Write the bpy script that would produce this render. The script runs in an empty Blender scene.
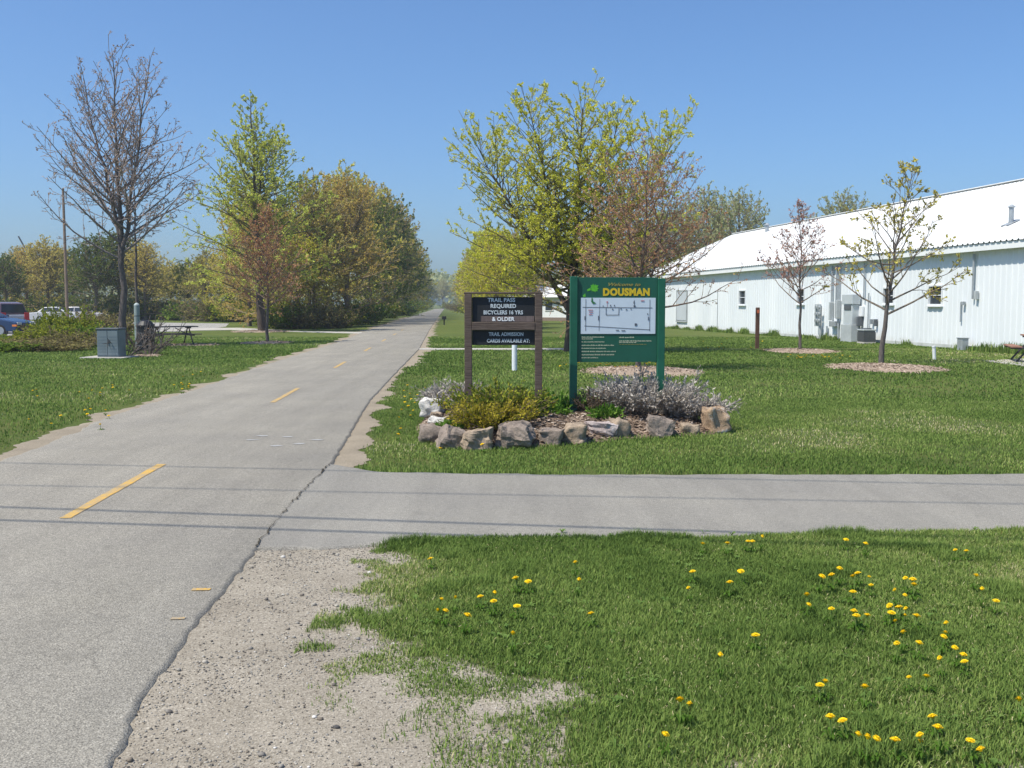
import bpy, bmesh, math, random
import numpy as np
from mathutils import Vector, Matrix, noise as mnoise

S = bpy.context.scene
COL = S.collection
R = math.radians
rnd = random.Random(7)

# ------------------------------------------------------------------ camera, sky, sun, exposure
CAM_H = 1.6
F = 1000.0
PITCH = math.atan(79 / F)
cam_d = bpy.data.cameras.new("camera")
cam = bpy.data.objects.new("camera", cam_d)
COL.objects.link(cam)
cam.location = (0, 0, CAM_H)
cam.rotation_euler = (math.pi / 2 - PITCH, 0, 0)
cam_d.sensor_width = 36
cam_d.lens = 36 * F / 1024
cam_d.clip_start = 0.05
cam_d.clip_end = 5000
S.camera = cam

SUN_EL = R(59)
SUN_AZ = math.atan2(-0.87, -0.49)           # from +Y, clockwise seen from above
sd = Vector((math.sin(SUN_AZ) * math.cos(SUN_EL), math.cos(SUN_AZ) * math.cos(SUN_EL), math.sin(SUN_EL)))
world = bpy.data.worlds.new("World")
S.world = world
world.use_nodes = True
wn = world.node_tree.nodes
wl = world.node_tree.links
wn.clear()
sky = wn.new("ShaderNodeTexSky")
sky.sky_type = 'NISHITA'
sky.sun_disc = False
sky.sun_elevation = SUN_EL
sky.sun_rotation = SUN_AZ % (2 * math.pi)
sky.altitude = 100
sky.air_density = 1.0
sky.dust_density = 1.7
sky.ozone_density = 5.0
bg = wn.new("ShaderNodeBackground")
bg.inputs[1].default_value = 0.09
wo = wn.new("ShaderNodeOutputWorld")
tint = wn.new("ShaderNodeMix")
tint.data_type = 'RGBA'
tint.blend_type = 'MULTIPLY'
tint.inputs[0].default_value = 1.0
tint.inputs[7].default_value = (0.88, 1.14, 1.38, 1)
wl.new(sky.outputs[0], tint.inputs[6])
wl.new(tint.outputs[2], bg.inputs[0])
wl.new(bg.outputs[0], wo.inputs[0])

sun_d = bpy.data.lights.new("sun", 'SUN')
sun_d.energy = 4.4
sun_d.angle = R(0.53)
sun_d.color = (1.0, 0.93, 0.80)
sun = bpy.data.objects.new("sun", sun_d)
COL.objects.link(sun)
sun.rotation_euler = sd.to_track_quat('Z', 'Y').to_euler()
sun.location = sd * 60

S.view_settings.view_transform = 'Standard'
S.view_settings.look = 'None'
S.view_settings.exposure = 0.42
S.view_settings.gamma = 1.0
S.view_settings.use_curve_mapping = False
S.cycles.max_bounces = 6
S.cycles.transparent_max_bounces = 8
S.cycles.use_denoising = True

# ------------------------------------------------------------------ pixel helpers (used to survey the place)
SP, CP = math.sin(PITCH), math.cos(PITCH)


def ray(px, py):
    a, b = px - 512, 384 - py
    return Vector((a, b * SP + F * CP, b * CP - F * SP))


def g(px, py, z=0.0):
    r = ray(px, py)
    k = (z - CAM_H) / r.z
    return Vector((r.x * k, r.y * k, z))


def at(px, py, d):
    r = ray(px, py)
    k = d / r.y
    return Vector((r.x * k, d, CAM_H + r.z * k))


# ------------------------------------------------------------------ object helpers
def tag(o, label=None, cat=None, group=None, kind=None):
    if label: o['label'] = label
    if cat: o['category'] = cat
    if group: o['group'] = group
    if kind: o['kind'] = kind
    return o


def thing(name, label, cat, loc=(0, 0, 0), rz=0, group=None, kind=None):
    o = bpy.data.objects.new(name, None)
    o.empty_display_size = 0.2
    COL.objects.link(o)
    o.location = loc
    o.rotation_euler = (0, 0, rz)
    return tag(o, label, cat, group, kind)


def copy_tree(o, parent=None):
    c = o.copy()
    COL.objects.link(c)
    if parent is not None:
        c.parent = parent
    for ch in list(o.children):
        copy_tree(ch, c)
    return c


def np_mesh(name, V, Fq, mat, parent=None, smooth=False, face_attr=None, pt_attr=None):
    """V (n,3); Fq list of int arrays (m,k)."""
    me = bpy.data.meshes.new(name)
    V = np.asarray(V, dtype=np.float32)
    Fq = [np.asarray(f, dtype=np.int32) for f in Fq if len(f)]
    nl = sum(f.size for f in Fq)
    nf = sum(len(f) for f in Fq)
    me.vertices.add(len(V))
    me.vertices.foreach_set("co", V.ravel())
    me.loops.add(nl)
    me.loops.foreach_set("vertex_index", np.concatenate([f.ravel() for f in Fq]))
    me.polygons.add(nf)
    tot = np.concatenate([np.full(len(f), f.shape[1], dtype=np.int32) for f in Fq])
    st = np.zeros(nf, dtype=np.int32)
    st[1:] = np.cumsum(tot)[:-1]
    me.polygons.foreach_set("loop_start", st)
    if smooth:
        me.polygons.foreach_set("use_smooth", np.ones(nf, dtype=bool))
    me.update(calc_edges=True)
    for dom, at_ in (('FACE', face_attr), ('POINT', pt_attr)):
        if at_:
            for k, v in at_.items():
                a = me.attributes.new(k, 'FLOAT', dom)
                a.data.foreach_set("value", np.asarray(v, dtype=np.float32).ravel())
    me.materials.append(mat)
    o = bpy.data.objects.new(name, me)
    COL.objects.link(o)
    if parent is not None:
        o.parent = parent
    return o


class MB:
    def __init__(self):
        self.v, self.f = [], []

    def add(self, vs, fs, M=None):
        n = len(self.v)
        for p in vs:
            p = Vector(p)
            self.v.append(M @ p if M is not None else p)
        self.f += [tuple(i + n for i in f) for f in fs]
        return self

    def box(self, x0, y0, z0, x1, y1, z1, M=None):
        vs = [(x0, y0, z0), (x1, y0, z0), (x1, y1, z0), (x0, y1, z0), (x0, y0, z1), (x1, y0, z1), (x1, y1, z1), (x0, y1, z1)]
        fs = [(3, 2, 1, 0), (4, 5, 6, 7), (0, 1, 5, 4), (1, 2, 6, 5), (2, 3, 7, 6), (3, 0, 4, 7)]
        return self.add(vs, fs, M)

    def cbox(self, c, s, M=None):
        return self.box(c[0] - s[0] / 2, c[1] - s[1] / 2, c[2] - s[2] / 2, c[0] + s[0] / 2, c[1] + s[1] / 2, c[2] + s[2] / 2, M)

    def bar(self, a, b, w, h):
        a, b = Vector(a), Vector(b)
        q = (b - a).to_track_quat('X', 'Z').to_matrix().to_4x4()
        M = Matrix.Translation(a) @ q
        return self.box(0, -w / 2, -h / 2, (b - a).length, w / 2, h / 2, M)

    def tube(self, pts, rad, n=10, caps=True):
        pts = [Vector(p) for p in pts]
        if not isinstance(rad, (list, tuple)): rad = [rad] * len(pts)
        base = len(self.v)
        u = None
        for i, p in enumerate(pts):
            t = (pts[min(i + 1, len(pts) - 1)] - pts[max(i - 1, 0)]).normalized()
            if u is None:
                u = t.orthogonal().normalized()
            else:
                u = (u - t * u.dot(t)).normalized()
            w = t.cross(u)
            for k in range(n):
                a = 2 * math.pi * k / n
                self.v.append(p + (u * math.cos(a) + w * math.sin(a)) * rad[i])
        for i in range(len(pts) - 1):
            for k in range(n):
                a, b = base + i * n + k, base + i * n + (k + 1) % n
                self.f.append((a, b, b + n, a + n))
        if caps:
            self.f.append(tuple(base + k for k in reversed(range(n))))
            self.f.append(tuple(base + (len(pts) - 1) * n + k for k in range(n)))
        return self

    def prism(self, poly, y0, y1, M=None):
        """poly in xz, extruded along y"""
        n = len(poly)
        vs = [(x, y0, z) for x, z in poly] + [(x, y1, z) for x, z in poly]
        fs = [tuple(range(n)), tuple(reversed(range(n, 2 * n)))]
        fs += [(i, n + i, n + (i + 1) % n, (i + 1) % n) for i in range(n)]
        return self.add(vs, fs, M)

    def build(self, name, mat, parent=None, bevel=0, smooth=False, seg=2):
        me = bpy.data.meshes.new(name)
        me.from_pydata([tuple(p) for p in self.v], [], self.f)
        bm = bmesh.new()
        bm.from_mesh(me)
        bmesh.ops.recalc_face_normals(bm, faces=bm.faces)
        if bevel:
            bmesh.ops.bevel(bm, geom=list(bm.edges), offset=bevel, segments=seg, profile=0.5, affect='EDGES', clamp_overlap=True)
        if smooth:
            for f in bm.faces: f.smooth = True
        bm.to_mesh(me)
        bm.free()
        me.materials.append(mat)
        if smooth:
            for e in me.edges: pass
        o = bpy.data.objects.new(name, me)
        COL.objects.link(o)
        if parent is not None: o.parent = parent
        return o


def lattice(x, y, seed=0):
    x = np.asarray(x, dtype=np.float64)
    y = np.asarray(y, dtype=np.float64)
    xi, yi = np.floor(x).astype(np.int64), np.floor(y).astype(np.int64)
    fx, fy = x - xi, y - yi
    fx, fy = fx * fx * (3 - 2 * fx), fy * fy * (3 - 2 * fy)

    def h(a, b):
        n = (a * 374761393 + b * 668265263 + seed * 1442695041) & 0x7fffffff
        n = ((n ^ (n >> 13)) * 1274126177) & 0x7fffffff
        return ((n ^ (n >> 16)) & 0xffff) / 65535.0
    return (h(xi, yi) * (1 - fx) + h(xi + 1, yi) * fx) * (1 - fy) + (h(xi, yi + 1) * (1 - fx) + h(xi + 1, yi + 1) * fx) * fy


def fbm(x, y, seed=0, o=3):
    s, a, t = 0, 1.0, 0
    for i in range(o):
        s = s + a * lattice(x * 2 ** i, y * 2 ** i, seed + i)
        t += a
        a *= 0.5
    return s / t


def sstep(a, b, x):
    t = np.clip((x - a) / (b - a), 0, 1)
    return t * t * (3 - 2 * t)


def poly_sd(poly, x, y):
    """signed distance, positive inside"""
    P = np.array([(p[0], p[1]) for p in poly])
    d = np.full(x.shape, 1e9)
    ins = np.zeros(x.shape, dtype=bool)
    n = len(P)
    for i in range(n):
        a, b = P[i], P[(i + 1) % n]
        e = b - a
        t = np.clip(((x - a[0]) * e[0] + (y - a[1]) * e[1]) / (e @ e), 0, 1)
        d = np.minimum(d, np.hypot(x - a[0] - t * e[0], y - a[1] - t * e[1]))
        c = (a[1] > y) != (b[1] > y)
        with np.errstate(divide='ignore', invalid='ignore'):
            xx = (b[0] - a[0]) * (y - a[1]) / (b[1] - a[1]) + a[0]
        ins ^= c & (x < xx)
    return np.where(ins, d, -d)


# ------------------------------------------------------------------ materials
class NT:
    def __init__(self, name):
        self.m = bpy.data.materials.new(name)
        self.m.use_nodes = True
        self.t = self.m.node_tree
        self.t.nodes.clear()
        self.out = self.t.nodes.new("ShaderNodeOutputMaterial")
        self.pos = None

    def n(self, typ, **kw):
        x = self.t.nodes.new(typ)
        for k, v in kw.items():
            setattr(x, k, v)
        return x

    def l(self, a, b):
        self.t.links.new(a, b)

    def P(self):
        if self.pos is None:
            self.pos = self.n("ShaderNodeNewGeometry").outputs['Position']
        return self.pos

    def O(self):
        return self.n("ShaderNodeTexCoord").outputs['Object']

    def noise(self, scale, detail=4, rough=0.6, vec=None, stretch=None):
        x = self.n("ShaderNodeTexNoise")
        x.inputs['Scale'].default_value = scale
        x.inputs['Detail'].default_value = detail
        x.inputs['Roughness'].default_value = rough
        v = vec if vec is not None else self.P()
        if stretch:
            mp = self.n("ShaderNodeMapping")
            mp.inputs['Scale'].default_value = stretch
            self.l(v, mp.inputs['Vector'])
            v = mp.outputs[0]
        self.l(v, x.inputs['Vector'])
        return x.outputs['Fac']

    def ramp(self, fac, stops, interp='LINEAR'):
        r = self.n("ShaderNodeValToRGB")
        r.color_ramp.interpolation = interp
        e = r.color_ramp.elements
        while len(e) < len(stops): e.new(0.5)
        for i, (p, c) in enumerate(stops):
            e[i].position = p
            e[i].color = (c[0], c[1], c[2], 1) if not isinstance(c, (int, float)) else (c, c, c, 1)
        self.l(fac, r.inputs[0])
        return r.outputs[0]

    def mix(self, fac, a, b, mode='MIX'):
        x = self.n("ShaderNodeMix", data_type='RGBA', blend_type=mode)
        for s, v in ((x.inputs[0], fac), (x.inputs[6], a), (x.inputs[7], b)):
            if isinstance(v, (int, float)): s.default_value = v
            elif isinstance(v, tuple): s.default_value = (v[0], v[1], v[2], 1)
            else: self.l(v, s)
        return x.outputs[2]

    def math(self, op, a, b=0.0):
        x = self.n("ShaderNodeMath", operation=op)
        for s, v in ((x.inputs[0], a), (x.inputs[1], b)):
            if isinstance(v, (int, float)): s.default_value = v
            else: self.l(v, s)
        return x.outputs[0]

    def attr(self, name):
        return self.n("ShaderNodeAttribute", attribute_name=name).outputs['Fac']

    def bump(self, h, strength=0.3, dist=0.02):
        b = self.n("ShaderNodeBump")
        b.inputs['Strength'].default_value = strength
        b.inputs['Distance'].default_value = dist
        self.l(h, b.inputs['Height'])
        return b.outputs[0]

    def principled(self, color, rough=0.7, metal=0.0, normal=None, spec=0.4):
        p = self.n("ShaderNodeBsdfPrincipled")
        if isinstance(color, tuple): p.inputs['Base Color'].default_value = (*color[:3], 1)
        else: self.l(color, p.inputs['Base Color'])
        if isinstance(rough, (int, float)): p.inputs['Roughness'].default_value = rough
        else: self.l(rough, p.inputs['Roughness'])
        p.inputs['Metallic'].default_value = metal
        p.inputs['Specular IOR Level'].default_value = spec
        if normal is not None: self.l(normal, p.inputs['Normal'])
        self.l(p.outputs[0], self.out.inputs['Surface'])
        return self.m


def m_plain(name, c, rough=0.6, metal=0.0, var=0.12, scale=6.0, bump=0.0, spec=0.4):
    t = NT(name)
    o = t.O()
    f = t.noise(scale, 5, 0.65, o)
    lo = tuple(x * (1 - var) for x in c)
    hi = tuple(min(1, x * (1 + var)) for x in c)
    col = t.ramp(f, [(0.3, lo), (0.7, hi)])
    nm = t.bump(t.noise(scale * 8, 3, 0.6, o), bump, 0.01) if bump else None
    return t.principled(col, rough, metal, nm, spec)


def m_leaf(name, stops, trans=0.3, objvar=0.0, gain=1.0):
    stops = [(p, tuple(min(.8, v * gain) for v in c)) for p, c in stops]
    """leaf colour by the leaf's own random number"""
    t = NT(name)
    a = t.attr('rnd')
    col = t.ramp(a, stops)
    if objvar:
        oi = t.n("ShaderNodeObjectInfo")
        hsv = t.n("ShaderNodeHueSaturation")
        mr = t.n("ShaderNodeMapRange")
        mr.inputs['To Min'].default_value = 0.5 - objvar
        mr.inputs['To Max'].default_value = 0.5 + objvar
        t.l(oi.outputs['Random'], mr.inputs[0])
        t.l(mr.outputs[0], hsv.inputs['Hue'])
        mr2 = t.n("ShaderNodeMapRange")
        mr2.inputs['To Min'].default_value = 0.75
        mr2.inputs['To Max'].default_value = 1.2
        w = t.n("ShaderNodeTexWhiteNoise", noise_dimensions='1D')
        t.l(oi.outputs['Random'], w.inputs['W'])
        t.l(w.outputs['Value'], mr2.inputs[0])
        t.l(mr2.outputs[0], hsv.inputs['Value'])
        t.l(col, hsv.inputs['Color'])
        col = hsv.outputs[0]
    d = t.n("ShaderNodeBsdfDiffuse")
    tr = t.n("ShaderNodeBsdfTranslucent")
    t.l(col, d.inputs[0])
    t.l(col, tr.inputs[0])
    mx = t.n("ShaderNodeMixShader")
    mx.inputs[0].default_value = trans
    t.l(d.outputs[0], mx.inputs[1])
    t.l(tr.outputs[0], mx.inputs[2])
    t.l(mx.outputs[0], t.out.inputs['Surface'])
    return t.m


def m_asphalt(name, c, warm=1.0):
    t = NT(name)
    fine = t.noise(130, 3, 0.8)
    mid = t.noise(28, 4, 0.7)
    big = t.noise(0.7, 5, 0.6)
    col = t.ramp(fine, [(0.32, tuple(x * 0.28 for x in c)), (0.46, tuple(x * 0.86 for x in c)), (0.58, tuple(x * 1.15 for x in c)), (0.70, tuple(min(0.75, x * 2.0) for x in c))])
    col = t.mix(0.55, col, t.ramp(mid, [(0.3, 0.36), (0.7, 0.64)]), 'OVERLAY')
    col = t.mix(0.6, col, t.ramp(big, [(0.3, (0.42, 0.42, 0.43)), (0.7, (0.58, 0.575, 0.56))]), 'OVERLAY')
    streak = t.noise(1.1, 5, 0.65, None, (2.2, 0.22, 1))
    col = t.mix(0.55, col, t.ramp(streak, [(0.32, 0.41), (0.5, 0.5), (0.68, 0.585)]), 'OVERLAY')
    wv_ = t.n("ShaderNodeVectorMath", operation='ADD')
    ns_ = t.n("ShaderNodeTexNoise")
    ns_.inputs['Scale'].default_value = 2.5
    ns_.inputs['Detail'].default_value = 5
    t.l(t.P(), ns_.inputs['Vector'])
    t.l(t.P(), wv_.inputs[0])
    sc_ = t.n("ShaderNodeVectorMath", operation='SCALE')
    sc_.inputs['Scale'].default_value = 0.5
    t.l(ns_.outputs['Color'], sc_.inputs[0])
    t.l(sc_.outputs[0], wv_.inputs[1])
    vc = t.n("ShaderNodeTexVoronoi", feature='DISTANCE_TO_EDGE')
    vc.inputs['Scale'].default_value = 0.42
    t.l(wv_.outputs[0], vc.inputs['Vector'])
    ck = t.math('MULTIPLY', t.ramp(vc.outputs['Distance'], [(0.0, 1.0), (0.0045, 0.0)]), t.ramp(t.noise(0.55, 2, 0.5), [(0.52, 0.0), (0.62, 0.35)]))
    col = t.mix(ck, col, tuple(x * .3 for x in c))
    spots = t.ramp(t.noise(3.3, 3, 0.5), [(0.66, 0.0), (0.74, 0.35)])
    col = t.mix(spots, col, tuple(x * .62 for x in c))
    vo = t.n("ShaderNodeTexVoronoi")
    vo.inputs['Scale'].default_value = 120
    t.l(t.P(), vo.inputs['Vector'])
    h = t.math('ADD', vo.outputs['Distance'], fine)
    return t.principled(col, 0.85, 0, t.bump(h, 0.5, 0.006), 0.25)


def m_lawn():
    t = NT("lawn_ground")
    big = t.noise(0.16, 5, 0.6)
    mid = t.noise(1.3, 5, 0.65)
    fine = t.noise(38, 4, 0.75)
    a = t.ramp(fine, [(0.28, (0.055, 0.076, 0.020)), (0.5, (0.10, 0.135, 0.036)), (0.72, (0.16, 0.19, 0.06))])
    dry = t.ramp(fine, [(0.3, (0.09, 0.09, 0.03)), (0.7, (0.21, 0.195, 0.075))])
    col = t.mix(t.ramp(mid, [(0.46, 0.0), (0.72, 0.65)]), a, dry)
    col = t.mix(0.7, col, t.ramp(big, [(0.3, (0.40, 0.44, 0.38)), (0.7, (0.6, 0.58, 0.5))]), 'OVERLAY')
    return t.principled(col, 0.9, 0, t.bump(t.math('ADD', fine, mid), 0.8, 0.05), 0.1)


def m_verge():
    """gravel running out into lawn soil; 'lawn' says how far the turf has grown in"""
    t = NT("verge_ground")
    a = t.attr('lawn')
    vo = t.n("ShaderNodeTexVoronoi")
    vo.inputs['Scale'].default_value = 130
    t.l(t.P(), vo.inputs['Vector'])
    fine = t.noise(120, 3, 0.75)
    big = t.noise(1.6, 5, 0.65)
    grav = t.ramp(vo.outputs['Color'], [(0.1, (0.205, 0.183, 0.150)), (0.45, (0.278, 0.250, 0.207)), (0.8, (0.34, 0.308, 0.258)), (0.95, (0.43, 0.40, 0.34))])
    grav = t.mix(0.8, grav, t.ramp(fine, [(0.3, 0.34), (0.7, 0.66)]), 'OVERLAY')
    grav = t.mix(0.75, grav, t.ramp(big, [(0.3, (0.40, 0.385, 0.36)), (0.7, (0.60, 0.59, 0.57))]), 'OVERLAY')
    soil = t.ramp(fine, [(0.3, (0.05, 0.06, 0.02)), (0.7, (0.12, 0.135, 0.045))])
    f = t.math('ADD', a, t.math('MULTIPLY', t.math('SUBTRACT', t.noise(9, 4, 0.7), 0.5), 0.7))
    f = t.ramp(f, [(0.38, 0.0), (0.62, 1.0)])
    col = t.mix(f, grav, soil)
    return t.principled(col, 0.95, 0, t.bump(t.math('ADD', vo.outputs['Distance'], fine), 0.45, 0.006), 0.15)


def m_dirt(name, lo, hi, scale=60):
    t = NT(name)
    f = t.noise(scale, 5, 0.75)
    b = t.noise(1.7, 4, 0.6)
    col = t.ramp(f, [(0.28, lo), (0.72, hi)])
    col = t.mix(0.6, col, t.ramp(b, [(0.3, 0.38), (0.7, 0.6)]), 'OVERLAY')
    return t.principled(col, 0.95, 0, t.bump(f, 0.7, 0.02), 0.1)


def m_paint_worn(name, c, under):
    t = NT(name)
    f = t.noise(70, 5, 0.75)
    b = t.noise(5, 4, 0.6)
    w = t.ramp(t.math('ADD', t.math('MULTIPLY', f, 0.65), t.math('MULTIPLY', b, 0.45)), [(0.44, 0.95), (0.53, 0.62), (0.62, 0.2)])
    col = t.mix(w, under, c)
    return t.principled(col, 0.75, 0, t.bump(f, 0.4, 0.004), 0.25)


def m_bark(name, lo, hi, twig=None):
    t = NT(name)
    o = t.O()
    f = t.noise(9, 6, 0.7, o, (3.0, 3.0, 0.6))
    col = t.ramp(f, [(0.3, lo), (0.7, hi)])
    if twig:
        col = t.mix(t.attr('thin'), col, twig)
    return t.principled(col, 0.9, 0, t.bump(f, 0.8, 0.03), 0.15)


def m_wood(name, lo, hi, stretch=(1, 1, 14)):
    t = NT(name)
    o = t.O()
    f = t.noise(6, 6, 0.7, o, stretch)
    b = t.noise(2.0, 4, 0.6, o)
    col = t.ramp(f, [(0.3, lo), (0.72, hi)])
    col = t.mix(0.5, col, t.ramp(b, [(0.3, 0.38), (0.7, 0.62)]), 'OVERLAY')
    return t.principled(col, 0.85, 0, t.bump(f, 0.5, 0.006), 0.2)


def m_rock(name, lo, hi, patch=None):
    t = NT(name)
    o = t.O()
    f = t.noise(5, 8, 0.72, o)
    fi = t.noise(45, 4, 0.7, o)
    col = t.ramp(f, [(0.3, lo), (0.68, hi)])
    col = t.mix(0.45, col, t.ramp(fi, [(0.3, 0.3), (0.7, 0.7)]), 'OVERLAY')
    if patch:
        pf = t.ramp(t.noise(3.2, 5, 0.7, o), [(0.52, 0.0), (0.6, 0.9)])
        col = t.mix(pf, col, patch)
    return t.principled(col, 0.9, 0, t.bump(t.math('ADD', f, t.math('MULTIPLY', fi, 0.3)), 0.8, 0.05), 0.2)


def m_steel_wall():
    t = NT("white_painted_steel")
    o = t.O()
    f = t.noise(0.8, 5, 0.6, o, (1, 1, 0.25))
    st = t.noise(3.0, 5, 0.7, o, (2.5, 2.5, 0.12))
    col = t.ramp(f, [(0.3, (0.68, 0.72, 0.75)), (0.7, (0.80, 0.83, 0.85))])
    col = t.mix(t.ramp(st, [(0.6, 0.0), (0.85, 0.15)]), col, (0.55, 0.55, 0.52))
    sx = t.n("ShaderNodeSeparateXYZ")
    t.l(o, sx.inputs[0])
    splash = t.math('SUBTRACT', t.math('MULTIPLY', t.noise(2.2, 6, 0.7, o, (2.0, 1, .6)), 1.5), t.math('MULTIPLY', sx.outputs['Z'], 1.6))
    col = t.mix(t.ramp(splash, [(0.2, 0.0), (0.8, 0.5)]), col, (0.40, 0.36, 0.29))
    return t.principled(col, 0.45, 0, None, 0.4)


def m_glass(name, c=(0.02, 0.03, 0.04)):
    t = NT(name)
    return t.principled(t.ramp(t.noise(2, 2, 0.5, t.O()), [(0.3, tuple(x * 0.8 for x in c)), (0.7, tuple(x * 1.3 for x in c))]), 0.08, 0, None, 0.6)


M_lawn = m_lawn()
M_verge = m_verge()
M_trail = m_asphalt("aged_asphalt", (0.272, 0.253, 0.214))
M_drive = m_asphalt("driveway_asphalt", (0.258, 0.244, 0.213))
M_lot = m_asphalt("pale_lot_asphalt", (0.33, 0.32, 0.30))
M_conc = m_dirt("concrete", (0.36, 0.34, 0.31), (0.5, 0.48, 0.44), 30)
M_sand = m_dirt("sandy_dirt", (0.20, 0.165, 0.12), (0.40, 0.345, 0.265))
M_mulch = m_dirt("wood_mulch", (0.09, 0.06, 0.042), (0.33, 0.25, 0.19), 45)
M_mulch2 = m_dirt("pale_wood_chips", (0.22, 0.165, 0.12), (0.46, 0.36, 0.28), 30)
M_yellow = m_paint_worn("worn_yellow_paint", (0.62, 0.36, 0.035), (0.25, 0.245, 0.232))
M_white_worn = m_paint_worn("worn_white_marks", (0.42, 0.42, 0.41), (0.25, 0.245, 0.232))
M_grass = m_leaf("grass_blades", [(0.0, (0.048, 0.082, 0.020)), (0.45, (0.093, 0.140, 0.033)), (0.78, (0.150, 0.195, 0.055)), (0.88, (0.20, 0.215, 0.075)), (0.94, (0.30, 0.27, 0.14)), (1.0, (0.36, 0.32, 0.20))], 0.3, gain=1.75)
M_bark_grey = m_bark("grey_bark", (0.06, 0.053, 0.05), (0.18, 0.16, 0.145), (.26, .20, .14))
M_bark_brown = m_bark("brown_bark", (0.045, 0.036, 0.03), (0.15, 0.115, 0.09), (.30, .27, .12))
M_bark_pale = m_bark('pale_grey_bark', (.06, .052, .048), (.20, .17, .155), (.41, .345, .325))
M_bark_row = m_bark('pale_twig_bark', (.10, .08, .065), (.26, .21, .16), (.42, .33, .20))
M_bark_young = m_bark("young_bark", (0.07, 0.06, 0.055), (0.2, 0.17, 0.15), (.38, .25, .18))

# ------------------------------------------------------------------ trees
UP = np.array([0, 0, 1.0])


def tube_group(branches, sides):
    """branches: list of (pts (n,3), rad (n,)); grouped by n"""
    Vs, Fs, off = [], [], 0
    by = {}
    for p, r in branches:
        by.setdefault(len(p), []).append((p, r))
    for n, lst in by.items():
        P = np.array([b[0] for b in lst])
        Rr = np.array([b[1] for b in lst])
        T = np.empty_like(P)
        T[:, 1:-1] = P[:, 2:] - P[:, :-2]
        T[:, 0] = P[:, 1] - P[:, 0]
        T[:, -1] = P[:, -1] - P[:, -2]
        T /= np.linalg.norm(T, axis=2, keepdims=True) + 1e-9
        T0 = T.mean(axis=1)
        ref = np.where((np.abs(T0[:, 2:3]) > 0.7), np.array([[1.0, 0, 0]]), np.array([[0, 0, 1.0]]))[:, None, :]
        U = np.cross(T, np.broadcast_to(ref, T.shape))
        U /= np.linalg.norm(U, axis=2, keepdims=True) + 1e-9
        W = np.cross(T, U)
        a = np.arange(sides) * 2 * np.pi / sides
        V = P[:, :, None, :] + (U[:, :, None, :] * np.cos(a)[None, None, :, None] + W[:, :, None, :] * np.sin(a)[None, None, :, None]) * Rr[:, :, None, None]
        B = len(lst)
        idx = (np.arange(B * n * sides).reshape(B, n, sides)) + off
        nx = np.roll(idx, -1, axis=2)
        q = np.stack([idx[:, :-1], nx[:, :-1], nx[:, 1:], idx[:, 1:]], axis=-1).reshape(-1, 4)
        Vs.append(V.reshape(-1, 3))
        Fs.append(q)
        off += B * n * sides
    return np.concatenate(Vs), np.concatenate(Fs)


def leaves_mesh(rs, pts, size, droop=0.0, elong=1.6, fold=True, dirs=None):
    n = len(pts)
    s = size * rs.uniform(0.6, 1.3, (n, 1))
    if dirs is None:
        d = rs.normal(size=(n, 3))
        d[:, 2] -= droop
    else:
        d = dirs + rs.normal(size=(n, 3)) * 0.5
    d /= np.linalg.norm(d, axis=1, keepdims=True) + 1e-9
    u = np.cross(d, rs.normal(size=(n, 3)))
    u /= np.linalg.norm(u, axis=1, keepdims=True) + 1e-9
    w = np.cross(d, u)
    a = pts
    c = pts + d * s * elong
    mid = pts + d * s * elong * 0.45 + w * s * 0.15
    b = mid + u * s * 0.5
    e = mid - u * s * 0.5
    V = np.stack([a, b, c, e], axis=1).reshape(-1, 3)
    Fq = np.arange(n * 4).reshape(n, 4)
    return V, Fq


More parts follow.
